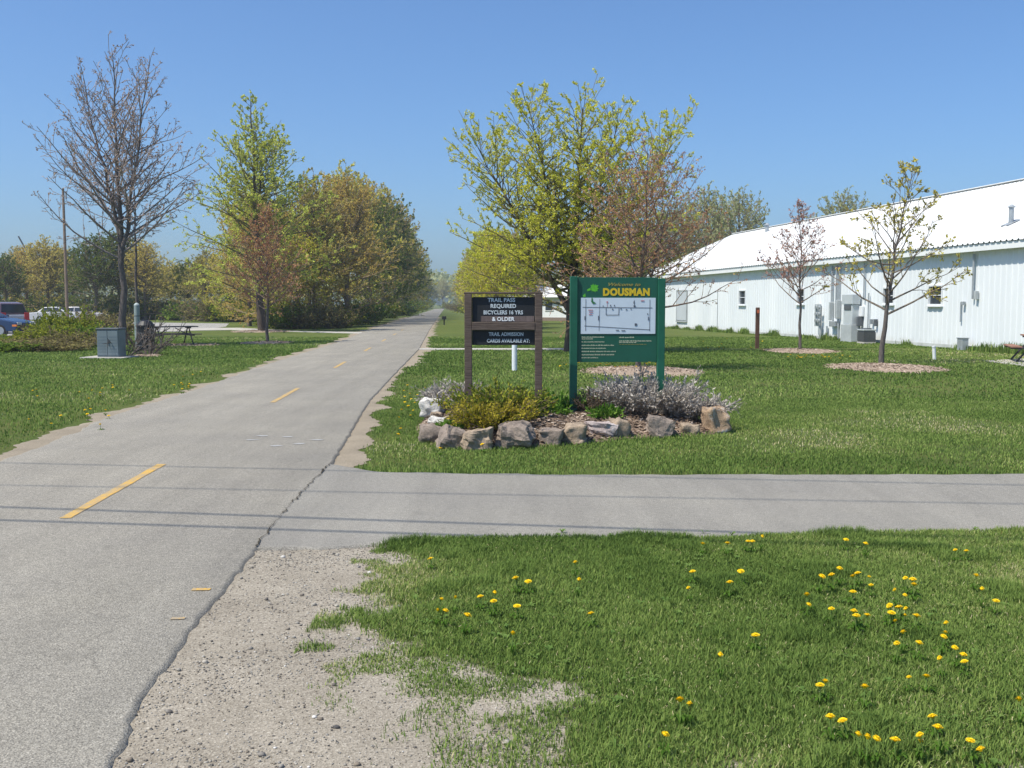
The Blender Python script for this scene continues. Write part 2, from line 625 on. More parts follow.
def gen_tree(seed, H, r0, R_, clear=0.25, forks=(), n_lat=40, ang=(75, 25), prof=None, trop=0.12, dens=(3.5, 5.0), ratio=(0.5, 0.5),
             levels=3, leaf_per=4, leaf_levels=(2, 3), lean=(0, 0), wob=0.05, rmin=0.006, tmin=0.2, crook=None, leaf_skip=0.0):
    rs = np.random.RandomState(seed)
    prof = prof or (lambda t: max(0.12, math.sin(math.pi * min(1, 0.25 + 0.72 * t)) ** 0.8))
    br = {0: [], 1: [], 2: [], 3: []}
    lp, ld = [], []

    def unit(v):
        return v / (np.linalg.norm(v) + 1e-9)

    def poly(p, d, L, n, tr, wb):
        pts = [p]
        d = unit(d)
        for i in range(n):
            d = unit(d + rs.normal(size=3) * wb + UP * tr)
            p = p + d * (L / n)
            pts.append(p)
        return np.array(pts)

    def samp(pts, t):
        x = t * (len(pts) - 1)
        i = min(int(x), len(pts) - 2)
        f = x - i
        return pts[i] * (1 - f) + pts[i + 1] * f, unit(pts[i + 1] - pts[i])

    def leafs(pts, L, lev):
        if lev not in leaf_levels or rs.rand() < leaf_skip: return
        k = max(1, int(round(leaf_per * (0.6 + 0.8 * rs.rand()))))
        for j in range(k):
            q, dd = samp(pts, rs.uniform(0.25, 1.0))
            lp.append(q + rs.normal(size=3) * 0.02)
            ld.append(dd)

    def side(p, d, L, r, lev):
        n = {1: 6, 2: 4, 3: 3}[lev]
        pts = poly(p, d, L, n, trop * (1.0 if lev == 1 else 0.8), wob * (1 + 0.8 * lev))
        rad = np.maximum(rmin, r * (1 - 0.85 * np.linspace(0, 1, n + 1)))
        br[lev].append((pts, rad))
        leafs(pts, L, lev)
        if lev < levels:
            k = max(2, int(L * dens[lev - 1] * rs.uniform(0.8, 1.2)))
            for i in range(k):
                t = tmin + (1 - tmin) * (i + rs.rand()) / k
                q, dd = samp(pts, min(t, 0.99))
                ax = unit(np.cross(dd, rs.normal(size=3)))
                an = R(rs.uniform(28, 58))
                cd = dd * math.cos(an) + ax * math.sin(an) + UP * 0.10
                cl = L * ratio[lev - 1] * rs.uniform(0.6, 1.15) * (1.1 - 0.75 * t)
                side(q, cd, max(cl, 0.12), max(rmin, r * (1 - 0.8 * t) * 0.55), lev + 1)

    def leader(p, top, r, z0, frac, n_l, az0):
        n = 11
        tt = np.linspace(0, 1, n)
        pts = p[None] * (1 - tt[:, None]) + top[None] * tt[:, None]
        pts[1:-1] += rs.normal(size=(n - 2, 3)) * np.array([1, 1, 0.2]) * 0.004 * H
        if crook is not None:
            for i in range(n):
                pts[i, 0] += crook(tt[i])
        rad = np.maximum(rmin * 1.3, r * (1 - 0.93 * tt ** 0.85))
        br[0].append((pts, rad))
        L = np.linalg.norm(top - p)
        az = az0
        for i in range(n_l):
            f = (i + rs.rand() * 0.8) / n_l
            t = z0 + (1 - z0) * f ** 0.92
            q, dd = samp(pts, min(t, 0.985))
            zz = (q[2] / H - clear) / (1 - clear)
            az += 2.4 + rs.normal() * 0.4
            a = R(ang[0] + (ang[1] - ang[0]) * f + rs.normal() * 7)
            d = np.array([math.cos(az) * math.sin(a), math.sin(az) * math.sin(a), math.cos(a)])
            ll = R_ * prof(min(1, max(0, zz))) * rs.uniform(0.7, 1.15) * frac
            rr = min(r * (1 - 0.9 * t) * 0.55, 0.012 * ll + 0.005)
            side(q, d, max(ll, 0.25), max(rr, rmin * 1.2), 1)
        return pts

    base = np.array([0, 0, -0.05])
    top = np.array([lean[0], lean[1], H])
    nl = len(forks) + 1
    main = leader(base, top, r0, clear, 1.0, int(n_lat / (1 + 0.6 * (nl - 1))), rs.rand() * 6)
    for (zf, dx, dy, hf) in forks:
        q, _ = samp(main, zf)
        leader(q, np.array([q[0] + dx, q[1] + dy, H * hf]), r0 * (1 - 0.8 * zf) * 0.75, 0.12, 0.85, int(n_lat / (1 + 0.6 * (nl - 1))), rs.rand() * 6)
    Vs, Fs, Tn, off = [], [], [], 0
    for lev, sd_ in ((0, 9), (1, 5), (2, 3), (3, 3)):
        if br[lev]:
            v, f = tube_group(br[lev], sd_)
            Vs.append(v)
            Fs.append(f + off)
            Tn.append(np.full(len(v), [0.0, .45, .9, 1.0][lev]))
            off += len(v)
    return np.concatenate(Vs), np.concatenate(Fs), np.array(lp), np.array(ld), rs, np.concatenate(Tn)


def build_tree(name, label, cat, loc, gen, bark, leafmat, leaf_size, group=None, rz=0.0, droop=0.2, elong=1.6, dirs=True):
    wv, wf, lp, ld, rs, thin = gen
    t = thing(name, label, cat, loc, rz, group)
    np_mesh("trunk", wv, [wf], bark, t, smooth=True, pt_attr={'thin': thin})
    if len(lp):
        lv, lf = leaves_mesh(rs, lp, leaf_size, droop, elong, dirs=ld if dirs else None)
        np_mesh("crown", lv, [lf], leafmat, t, face_attr={'rnd': rs.rand(len(lf))})
    return t


def gen_shrub(seed, n_stems, rad, h, spread=0.8, leaf_n=14, base_r=0.4, twig=True, rmin=0.004, tip_only=0.0, curl=0.15, squash=1.0):
    """stems rising and arching out of a base; leaf anchors along them"""
    rs = np.random.RandomState(seed)
    br, lp, ld, lt = [], [], [], []
    for i in range(n_stems):
        a = rs.rand() * 2 * np.pi
        q = math.sqrt(rs.rand())
        p = np.array([math.cos(a) * q * base_r * rad, math.sin(a) * q * base_r * rad * squash, 0])
        out = np.array([math.cos(a), math.sin(a) * squash, 0])
        d = UP * 1.0 + out * q * spread * 1.6 + rs.normal(size=3) * 0.18
        d /= np.linalg.norm(d)
        L = (h * (1 - 0.35 * q) / max(0.35, d[2])) * rs.uniform(0.6, 1.08)
        L = min(L, math.hypot(h, rad) * 1.1)
        pts = [p]
        n = 5
        for k in range(n):
            d = d + rs.normal(size=3) * curl
            d /= np.linalg.norm(d)
            p = p + d * L / n
            pts.append(p)
        pts = np.array(pts)
        br.append((pts, np.linspace(max(rmin * 1.6, 0.006 * L), rmin, n + 1)))
        for k in range(leaf_n):
            t = tip_only + (1 - tip_only) * rs.rand()
            x = t * n
            j = min(int(x), n - 1)
            f = x - j
            lp.append(pts[j] * (1 - f) + pts[j + 1] * f)
            dd = pts[j + 1] - pts[j]
            ld.append(dd / (np.linalg.norm(dd) + 1e-9))
            lt.append(t)
        if twig:
            for k in range(4):
                t = rs.uniform(0.3, 0.95)
                x = t * n
                j = min(int(x), n - 1)
                q0 = pts[j]
                dd = pts[j + 1] - pts[j]
                dd = dd / np.linalg.norm(dd) + rs.normal(size=3) * 0.6
                dd /= np.linalg.norm(dd)
                l2 = L * 0.28 * rs.uniform(0.6, 1.2)
                pp = np.array([q0, q0 + dd * l2 * 0.5, q0 + dd * l2 + UP * l2 * 0.1])
                br.append((pp, np.array([rmin * 1.2, rmin, rmin * 0.7])))
                for m in range(max(1, leaf_n // 3)):
                    u = rs.rand()
                    lp.append(q0 + dd * l2 * u)
                    ld.append(dd)
                    lt.append(0.5 + 0.5 * u)
    wv, wf = tube_group(br, 3)
    return wv, wf, np.array(lp), np.array(ld), np.array(lt), rs


def build_shrub(name, label, loc, gen, stemmat, leafmat, leaf_size, group=None, elong=1.6, tips=False, cat="shrub", spread=0.35):
    wv, wf, lp, ld, lt, rs = gen
    t = thing(name, label, cat, loc, 0, group)
    np_mesh("stems", wv, [wf], stemmat, t)
    if len(lp) and leaf_size > 0:
        lv, lf = leaves_mesh(rs, lp + rs.normal(size=lp.shape) * leaf_size * spread, leaf_size, 0, elong, dirs=ld)
        r = np.clip(lt + rs.normal(size=len(lt)) * 0.15, 0, 1) if tips else rs.rand(len(lf))
        np_mesh("foliage", lv, [lf], leafmat, t, face_attr={'rnd': r})
    return t

# ================================================================== SETTING
def struct(o, label=None):
    o['kind'] = 'structure'
    if label: o['label'] = label
    return o


def stuff(o, label, cat=None):
    o['kind'] = 'stuff'
    o['label'] = label
    if cat: o['category'] = cat
    return o


Z_TRAIL, Z_DRIVE = 0.036, 0.031
pR0, pR1 = g(115, 768, Z_TRAIL), g(330, 465, Z_TRAIL)
TSL = -0.0648                                   # slant of the trail, x per metre of y
XR0 = ((pR0.x - TSL * pR0.y) + (pR1.x - TSL * pR1.y)) / 2
TW = 3.42
XL0 = XR0 - TW


EDGE = [g(px, py, Z_TRAIL) for px, py in [(108, 790), (111, 764), (136.5, 703.5), (167, 660.5), (202, 612.5), (242.6, 564.5), (268, 531.6), (296, 499), (331, 463), (369.5, 400), (397, 371), (418.7, 349), (432.5, 324.7)]]
EDGE_Y = np.array([0.0] + [p.y for p in EDGE])
EDGE_D = np.array([EDGE[0].x - XR0 - TSL * EDGE[0].y] + [p.x - XR0 - TSL * p.y for p in EDGE])
EDGEL = [g(px, py, Z_TRAIL) for px, py in [(0, 461), (66, 437), (109, 416), (160, 399.5), (200, 388), (249, 370), (290, 357), (337, 342.5), (364, 331.5)]]
EDL_Y = np.array([p.y for p in EDGEL])
EDL_D = np.array([p.x - XL0 - TSL * p.y for p in EDGEL])


def trail_r(y): return XR0 + TSL * y + np.interp(y, EDGE_Y, EDGE_D)
def trail_l(y): return XL0 + TSL * y + np.interp(y, EDL_Y, EDL_D)
def trail_c(y): return XR0 - TW / 2 + TSL * y


# one sheet of ground to the horizon
b = MB()
b.add([(-3000, -60, 0), (3000, -60, 0), (3000, 4000, 0), (-3000, 4000, 0)], [(0, 1, 2, 3)])
struct(b.build("ground", M_lawn), "lawn and rough grass running to the horizon")


def slab_strip(name, ys, xl, xr, z, mat, nx=1):
    """a slab lying across, with edges going down into the ground"""
    V, Fq = [], []
    for y, a, c in zip(ys, xl, xr):
        V += [(a - 0.03, y, -0.02), (a, y, z - 0.006), (a + 0.03, y, z), (c - 0.025, y, z), (c, y, z - 0.008), (c + 0.02, y, -0.02)]
    for i in range(len(ys) - 1):
        for k in range(5):
            p = i * 6 + k
            Fq.append((p, p + 1, p + 7, p + 6))
    o = np_mesh(name, V, [np.array(Fq)], mat)
    return struct(o)


ys = list(np.arange(0.5, 22, 0.06)) + list(np.arange(22, 60, 0.4)) + list(np.arange(60, 420, 4))
ys = np.array(ys)
jr = (fbm(ys * 3.1, ys * 0, 3) - 0.5) * 0.02 + (fbm(ys * 13, ys * 0, 5) - 0.5) * 0.04
jl = (fbm(ys * 2.1, ys * 0, 8) - 0.5) * 0.16 + (fbm(ys * 12, ys * 0, 9) - 0.5) * 0.05
slab_strip("trail", ys, trail_l(ys) + jl, trail_r(ys) + jr, Z_TRAIL, M_trail)["label"] = "long straight asphalt trail running to the trees"

# yellow centre dashes
def dash(y0, L, w=0.085):
    V, Fq = [], []
    n = 14
    for i in range(n + 1):
        y = y0 + L * i / n
        x = trail_c(y) + 0.04
        e0, e1 = rnd.uniform(-.004, .004), rnd.uniform(-.004, .004)
        V += [(x - w / 2 + e0, y, Z_TRAIL + .004), (x + w / 2 + e1, y, Z_TRAIL + .004)]
    for i in range(n):
        Fq.append((2 * i, 2 * i + 1, 2 * i + 3, 2 * i + 2))
    return np_mesh("lane_marking", V, [np.array(Fq)], M_yellow)


for k, (y0, L) in enumerate([(7.25, 2.5), (16.0, 2.8), (24.9, 2.7), (34.0, 2.7), (43.1, 2.7), (52.3, 2.7), (61.4, 2.7)]):
    o = struct(dash(y0, L))
    o["label"] = "worn yellow centre dash, %s from the near end of the trail" % ["first", "second", "third", "fourth", "fifth", "sixth", "seventh"][k]

# ragged soil filled crack where driveway and gravel meet the trail
V, Fq = [], []
cy = np.arange(6.4, 10.0, .018)
cj = (fbm(cy * 3.1, cy * 0, 3) - 0.5) * 0.02 + (fbm(cy * 13, cy * 0, 5) - 0.5) * 0.04
cw = .001 + .016 * np.clip(fbm(cy * 5, cy * 0, 15) - .42, 0, 1) + .016 * np.clip(fbm(cy * 24, cy * 0, 17) - .45, 0, 1)
for i, (y, j, w) in enumerate(zip(cy, cj, cw)):
    x = trail_r(y) + j - .005 + .010 * (lattice(y * 40, 0.0, 19) - .5)
    V += [(x - w, y, Z_TRAIL + .004), (x + w, y, Z_TRAIL + .004)]
for i in range(len(cy) - 1):
    Fq.append((2 * i, 2 * i + 1, 2 * i + 3, 2 * i + 2))
M_crack = m_dirt("crack_soil", (.028, .025, .02), (.11, .095, .07), 90)
struct(np_mesh("pavement_crack", V, [np.array(Fq)], M_crack), "ragged dark crack along the trail's right edge")

# orange survey ticks at the trail edge, faint white marks further on
for k, (px, py, dx, dy) in enumerate([(201, 590, .05, .022), (178, 619, .035, .018)]):
    p = g(px, py, Z_TRAIL)
    b = MB().add([(p.x - dx, p.y - dy, Z_TRAIL + .004), (p.x + dx, p.y - dy * .6, Z_TRAIL + .004), (p.x + dx, p.y + dy, Z_TRAIL + .004), (p.x - dx, p.y + dy * 1.2, Z_TRAIL + .004)], [(0, 1, 2, 3)])
    struct(b.build("paint_tick", M_yellow), ["faint orange tick on the trail edge, farther one", "faint orange tick on the trail edge, nearer one"][k])
for k, (px, py) in enumerate([(252, 440), (275, 446), (287, 437), (318, 440), (262, 436), (300, 444)]):
    p = g(px, py, Z_TRAIL)
    b = MB()
    m = 9
    ring = [(p.x + math.cos(2 * math.pi * i / m) * rnd.uniform(.04, .10), p.y + math.sin(2 * math.pi * i / m) * rnd.uniform(.03, .07), Z_TRAIL + .004) for i in range(m)]
    b.add(ring, [tuple(range(m))])
    struct(b.build("faded_mark", M_white_worn), "faded white paint patch on the trail beside the stone bed")

# driveway to the right (meets the trail in a seam)
far = [g(px, py, Z_DRIVE) for px, py in [(331, 464), (352, 467), (378, 471), (460, 473), (560, 474), (700, 474), (860, 474), (1024, 473.5)]]
near = [g(px, py, Z_DRIVE) for px, py in [(262, 548), (300, 547), (368, 544.5), (440, 539), (520, 537.5), (700, 538.5), (860, 533.5), (1024, 530.5)]]
far.append(far[-1] + (far[-1] - far[-4]).normalized() * 25)
near.append(near[-1] + (near[-1] - near[-3]).normalized() * 25)


def interp(pts, x):
    X = np.array([p.x for p in pts])
    Y = np.array([p.y for p in pts])
    return np.interp(x, X, Y)


xs = np.arange(-1.95, 30, 0.05)
yf = interp(far, xs) + (fbm(xs * 4, xs * 0, 21) - .5) * .10
yn = interp(near, xs) + (fbm(xs * 4, xs * 0, 25) - .5) * .12
V, Fq = [], []
for x, a, c in zip(xs, yn, yf):
    xa = max(x, trail_r(a) - .12)
    xc = max(x, trail_r(c) - .12)
    V += [(xa, a - .02, -.02), (xa, a, Z_DRIVE - .004), (xa, a + .03, Z_DRIVE), (xc, c - .03, Z_DRIVE), (xc, c, Z_DRIVE - .004), (xc, c + .02, -.02)]
for i in range(len(xs) - 1):
    for k in range(5):
        p = i * 6 + k
        Fq.append((p, p + 6, p + 7, p + 1))
struct(np_mesh("driveway", V, [np.array(Fq)], M_drive), "grey asphalt driveway joining the trail")
p = g(1015, 533, Z_DRIVE)
b = MB().add([(p.x - .16, p.y - .03, Z_DRIVE + .004), (p.x + .8, p.y - .03, Z_DRIVE + .004), (p.x + .8, p.y + .03, Z_DRIVE + .004), (p.x - .16, p.y + .03, Z_DRIVE + .004)], [(0, 1, 2, 3)])
struct(b.build("driveway_marking", M_yellow), "short yellow dash on the driveway edge")

# verge in front: gravel on the left, turf grown in on the right
LAWN_PX = [(366, 545.5), (405, 556), (412, 568), (396, 588), (380, 607), (384, 632), (396, 652), (440, 664), (478, 668), (505, 680), (535, 684), (575, 680), (588, 705), (580, 735), (565, 790), (1500, 800), (1500, 528), (1024, 529), (860, 532), (700, 537), (520, 536), (440, 537.5)]
LAWN_P = [g(*p) for p in LAWN_PX]
THIN_P = [g(*p) for p in [(392, 640), (470, 660), (600, 680), (610, 800), (440, 800), (470, 740), (400, 700)]]


def lawnness(x, y):
    d = poly_sd(LAWN_P, x, y)
    n = fbm(x * 2.3, y * 2.3, 31) - .5
    n2 = fbm(x * 9, y * 9, 35) - .5
    tp = sstep(-.05, .2, poly_sd(THIN_P, x, y)) * .42 * sstep(.38, .66, fbm(x * 5.5, y * 5.5, 59))
    return np.maximum(sstep(-.16, .20, d + n * .42 + n2 * .22), tp)


cs = .035
gx = np.arange(-2.3, 5.2, cs)
gy = np.arange(2.2, 7.15, cs)
GX, GY = np.meshgrid(gx, gy)
LV = lawnness(GX, GY)


def verge_z(x, y, lv):
    return .006 + .012 * fbm(x * 3, y * 3, 41) + .008 * fbm(x * 18, y * 18, 44) + .012 * lv


GZ = verge_z(GX, GY, LV)
# dips under the slabs
under = np.minimum(GX - (trail_r(GY) - .10), interp(near, GX) - GY)
GZ = np.where(under < .0, -.03, GZ)
nx_, ny_ = len(gx), len(gy)
idx = np.arange(nx_ * ny_).reshape(ny_, nx_)
q = np.stack([idx[:-1, :-1], idx[:-1, 1:], idx[1:, 1:], idx[1:, :-1]], -1).reshape(-1, 4)
struct(np_mesh("verge", np.stack([GX, GY, GZ], -1).reshape(-1, 3), [q], M_verge, smooth=True, pt_attr={'lawn': LV.ravel()}), "gravel verge running out into the near lawn")


# sandy shoulders on both sides of the trail and round the driveway corner
def shoulder(name, y0, y1, side, w, seed, label):
    yy = np.array(list(np.arange(y0, min(y1, 40), .08)) + (list(np.arange(40, y1, 1.0)) if y1 > 40 else []))
    V, Fq = [], []
    for y in yy:
        n = float(fbm(np.array([y * 1.1]), np.array([0.0]), seed)[0])
        n2 = float(fbm(np.array([y * 7]), np.array([3.0]), seed + 3)[0])
        ww = max(.02, w(y) * (2.6 * n - .35) + (n2 - .5) * .16)
        if side > 0:
            a = trail_r(y) - .05
            V += [(a, y, .005), (a + .05 + ww * .5, y, .016), (a + .05 + ww, y, .004)]
        else:
            a = trail_l(y) + .05
            V += [(a - .05 - ww, y, .004), (a - .05 - ww * .5, y, .016), (a, y, .005)]
    for i in range(len(yy) - 1):
        for k in range(2):
            p = i * 3 + k
            Fq.append((p, p + 1, p + 4, p + 3))
    return struct(np_mesh(name, V, [np.array(Fq)], M_sand, smooth=True), label)


shoulder("sandy_shoulder", 9.75, 130, 1, lambda y: .12 + .36 * math.exp(-((y - 10.0) / .6) ** 2) + .007 * min(y, 30) , 51, "sandy shoulder between the trail and the signs lawn")
shoulder("sandy_shoulder", 4, 130, -1, lambda y: .22 + .004 * y, 61, "sandy shoulder between the trail and the picnic lawn")


# side paths and car park
def poly_sheet(name, pts, z, mat, label, edge=None):
    b = MB()
    b.add([(p.x, p.y, z) for p in pts], [tuple(range(len(pts)))])
    # skirt
    n = len(pts)
    c = sum((Vector(p) for p in pts), Vector()) / n
    low = [(p.x + (p.x - c.x) * .0005, p.y, -.02) for p in pts]
    b.add([(p.x, p.y, z) for p in pts] + low, [(i, (i + 1) % n, n + (i + 1) % n, n + i) for i in range(n)])
    return struct(b.build(name, mat), label)


yA = g(425, 349.3).y
poly_sheet("footpath", [Vector((trail_r(yA) - .1, yA - .55, 0)), Vector((3.6, yA - .7, 0)), Vector((3.6, yA + .55, 0)), Vector((trail_r(yA) - .1, yA + .5, 0))], .02, M_conc, "narrow concrete footpath crossing the lawn behind the signs")
yB = g(330, 333).y
poly_sheet("side_path", [g(152, 331.4), g(232, 330.2), Vector((trail_l(yB) + .2, yB - 1.6, 0)), Vector((trail_l(yB) + .2, yB + 1.3, 0)), g(300, 331.4), g(240, 328.0), g(205, 328.2)], .02, M_conc, "pale side path linking the trail to the car park")
poly_sheet("car_park", [g(-420, 344), g(-60, 341), g(30, 337.0), (g(110, 332.6)), g(150, 331.8), g(182, 331.6), g(212, 329.0), g(226, 326.6), g(229, 323.6), g(150, 322.6), g(0, 320.6), g(-420, 320.5)], .012, M_lot, "pale asphalt car park behind the scrub")
pc = [g(985, 361.5), g(1024, 366.5), g(1120, 376), g(1160, 364), g(1030, 358.5)]
poly_sheet("patio", pc, .02, M_conc, "pale concrete slab beside the white building")

# ================================================================== GRASS
rs_g = np.random.RandomState(11)


def blades(name, pts, h, w, lean, seed, label, base_rnd=None):
    rs = np.random.RandomState(seed)
    n = len(pts)
    a = rs.rand(n) * 2 * np.pi
    sx = np.stack([np.cos(a), np.sin(a), np.zeros(n)], -1)
    fx = np.stack([-np.sin(a), np.cos(a), np.zeros(n)], -1)
    hh = h[:, None]
    ww = w[:, None] / 2
    le = (lean * rs.uniform(0.1, 1.0, n))[:, None] * hh
    up = np.array([[0, 0, 1.0]])
    b0, b1 = pts - sx * ww, pts + sx * ww
    m = pts + up * hh * .58 + fx * le * .32
    m0, m1 = m - sx * ww * .75, m + sx * ww * .75
    tip = pts + up * hh * (1 - .25 * (le / hh) ** 2) + fx * le
    V = np.stack([b0, b1, m1, m0, tip], 1).reshape(-1, 3)
    i = (np.arange(n) * 5)[:, None]
    quad = i + np.array([[0, 1, 2, 3]])
    tri = i + np.array([[3, 2, 4]])
    r = rs.rand(n) if base_rnd is None else base_rnd
    o = np_mesh(name, V, [quad, tri], M_grass, pt_attr={'rnd': np.repeat(r, 5)})
    return stuff(o, label, "grass")


def scatter(x0, x1, y0, y1, dens, rs, keep):
    n = int((x1 - x0) * (y1 - y0) * dens)
    x = rs.uniform(x0, x1, n)
    y = rs.uniform(y0, y1, n)
    k = keep(x, y)
    k = rs.rand(n) < k
    return x[k], y[k]


def clumpy(x, y, seed, lo=.25, s=1.6):
    return np.clip(lo + (1.5) * sstep(.3, .7, fbm(x * s, y * s, seed)), 0, 1)


def infr(x, y, m=.28):
    return (np.abs(x) < (.512 + m) * y * 1.02 + .3)


# near lawn
def keep_near(x, y):
    L = lawnness(x, y)
    tufts = sstep(.50, .62, fbm(x * 4.2, y * 4.2, 77))
    gap = poly_sd(LAWN_P, x, y)
    L = np.maximum(L, tufts * .85 * sstep(-.75, -.02, gap))
    thin = sstep(-.05, .15, poly_sd(THIN_P, x, y) + .3 * (fbm(x * 3, y * 3, 57) - .5)) * sstep(.33, .62, fbm(x * 5.5, y * 5.5, 59))
    L = np.maximum(L, thin * .5)
    return L * infr(x, y) * (y < interp(near, x) + .02) * (.75 + .25 * sstep(.25, .6, fbm(x * 3, y * 3, 79)))


x, y = scatter(-1.0, 4.6, 2.9, 7.3, 30000, rs_g, keep_near)
L = lawnness(x, y)
hn = fbm(x * 1.7, y * 1.7, 83)
tall = sstep(.55, .75, fbm(x * 2.6, y * 2.6, 85))
edge = np.exp(-np.maximum(interp(near, x) - y, 0) / .16)
h = (.020 + .018 * hn + .022 * tall + .006 * edge) * rs_g.uniform(.5, 1.5, len(x)) * (.55 + .45 * L)
patch = fbm(x * .9, y * .9, 89)
dry = sstep(.52, .7, fbm(x * 1.2, y * 1.2, 87)) * .10 + .16 * (1 - L)
rr = np.clip(rs_g.rand(len(x)) * .55 + .75 * (patch - .22) + .12 * (rs_g.rand(len(x)) > .92) + dry * rs_g.rand(len(x)) - .18 * tall, 0, 1)
blades("grass", np.stack([x, y, verge_z(x, y, L) - .003], -1), h, rs_g.uniform(.003, .0065, len(x)), .9, 91, "mown near lawn beside the gravel with dandelions in it", rr)

# dead thatch lying in the turf, and flat broad leaved weeds
x, y = scatter(-1.0, 4.6, 2.9, 7.2, 800, rs_g, lambda x, y: np.clip(lawnness(x, y) * 1.3, 0, 1) * infr(x, y) * (y < interp(near, x)) * (.15 + .85 * sstep(.45, .7, fbm(x * 1.4, y * 1.4, 93))))
blades("grass", np.stack([x, y, verge_z(x, y, lawnness(x, y)) + rs_g.uniform(.004, .022, len(x))], -1), rs_g.uniform(.006, .016, len(x)), rs_g.uniform(.002, .004, len(x)), 4.5, 95, "dead straw lying in the near lawn", rs_g.uniform(.90, 1.0, len(x)))
x, y = scatter(-.8, 4.6, 2.9, 7.1, 26, rs_g, lambda x, y: (lawnness(x, y) > .5) * infr(x, y) * (.1 + .9 * sstep(.45, .65, fbm(x * 1.2, y * 1.2, 97))))
V, Fq, RN = [], [], []
for xx, yy in zip(x, y):
    zb = float(verge_z(np.array([xx]), np.array([yy]), np.array([1.0]))[0]) + .006
    tone = rnd.uniform(0, .55)
    for k in range(rnd.randint(5, 9)):
        a = rnd.uniform(0, 6.28)
        d = Vector((math.cos(a), math.sin(a), 0))
        sd_ = Vector((-d.y, d.x, 0))
        L_ = rnd.uniform(.018, .045)
        i = len(V)
        for j, w in enumerate([.0015, .004, .0055, .004, .0006]):
            u = j / 4
            c = Vector((xx, yy, zb)) + d * L_ * u + Vector((0, 0, .024 * math.sin(u * 2.2)))
            V += [tuple(c - sd_ * w), tuple(c + sd_ * w)]
        for j in range(4):
            Fq.append((i + 2 * j, i + 2 * j + 1, i + 2 * j + 3, i + 2 * j + 2))
            RN.append(min(1, tone + rnd.uniform(0, .2)))
stuff(np_mesh("weeds", V, [np.array(Fq)], m_leaf("weed_leaf", [(0, (.10, .18, .045)), (.5, (.16, .25, .065)), (1, (.22, .29, .09))], .3), face_attr={'rnd': RN}), "flat broad leaved weeds in the near lawn", "weeds")

# lawn round the bed of stones
BED_C = Vector((.74, 13.0, 0))
BED_A, BED_B = 2.02, 1.85


BED_P = [(-1.0, 11.5), (-.70, 11.12), (.05, 11.12), (.75, 11.45), (1.3, 11.85), (1.75, 12.05), (2.5, 12.35), (2.8, 12.8), (2.45, 13.9), (1.2, 14.9), (-.3, 15.2), (-1.2, 14.7), (-1.22, 13)]


def bed_r(x, y):
    return np.clip(1 - poly_sd(BED_P, np.asarray(x, dtype=float), np.asarray(y, dtype=float)) / 1.5, 0, 9)


def keep_mid(x, y):
    xr = trail_r(y) + (.12 + .36 * np.exp(-((y - 10.0) / .6) ** 2) + .007 * y) * (2.6 * fbm(y * 1.1, y * 0, 51) - .35) - .02 + .10 * rs_g.rand(len(x))
    return (x > xr) * (y > interp(far, x) + .0) * (bed_r(x, y) > 1.0) * infr(x, y) * (.35 + .65 * sstep(.25, .55, fbm(x * 1.1, y * 1.1, 101))) * (1 - .65 * np.exp(-(((x - g(945, 424).x) / 1.1) ** 2 + ((y - g(945, 424).y) / .6) ** 2)))


x, y = scatter(-2.9, 9.0, 9.3, 17, 2600, rs_g, keep_mid)
edge = np.exp(-np.maximum(y - interp(far, x), 0) / .2) + np.exp(-np.maximum(bed_r(x, y) - 1, 0) / .06)
h = (.018 + .02 * fbm(x * 1.5, y * 1.5, 103) + .030 * np.clip(edge, 0, 1)) * rs_g.uniform(.6, 1.3, len(x))
pb = g(945, 424)
dryp = np.clip(sstep(.48, .72, fbm(x * .55, y * .9, 105)) * .6 + 1.1 * np.exp(-(((x - pb.x) / 1.5) ** 2 + ((y - pb.y) / .9) ** 2)), 0, 1)
rr = np.clip(rs_g.rand(len(x)) * .55 + .7 * (fbm(x * .7, y * .7, 104) - .25) + .40 * dryp * rs_g.rand(len(x)) + .12 * (rs_g.rand(len(x)) > .93), 0, 1)
blades("grass", np.stack([x, y, np.zeros(len(x))], -1), h, rs_g.uniform(.006, .011, len(x)), .8, 107, "lawn around the stone edged bed", rr)


def keep_far(x, y):
    right = (x > trail_r(y) + (.10 + .006 * np.minimum(y, 30)) * (2.6 * fbm(y * 1.1, y * 0, 51) - .35)) * (np.abs(y - yA) > .7) * (bed_r(x, y) > 1.0)
    left = (x < trail_l(y) - .25 - .25 * fbm(y * 1.1, y * 0, 61)) * (y < 52 + .0 * x)
    return np.clip(right + left, 0, 1) * infr(x, y) * np.clip(16.0 / y, .22, 1.0) * (.4 + .6 * sstep(.25, .6, fbm(x * .5, y * .5, 111)))


x, y = scatter(-36, 32, 9.6, 50, 460, rs_g, lambda x, y: keep_far(x, y) * ((y > 16.5) | (x < trail_l(y))))
h = (.025 + .03 * fbm(x * .6, y * .6, 113)) * rs_g.uniform(.6, 1.3, len(x))
w_ = .0009 * y * rs_g.uniform(.8, 1.5, len(x))
rr = np.clip(rs_g.rand(len(x)) * .55 + .7 * (fbm(x * .35, y * .35, 114) - .25) + .25 * sstep(.5, .75, fbm(x * .25, y * .25, 115)) * rs_g.rand(len(x)), 0, 1)
blades("grass", np.stack([x, y, np.zeros(len(x))], -1), h, w_, .8, 117, "mown lawns on both sides of the trail farther off", rr)

# weeds at the foot of the white building, tufts by posts and trunks are added with them
# ------------------------------------------------------------------ pebbles in the gravel
ico = bmesh.new()
bmesh.ops.create_icosphere(ico, subdivisions=1, radius=1)
IV = np.array([v.co[:] for v in ico.verts])
IF = np.array([[v.index for v in f.verts] for f in ico.faces])
ico.free()


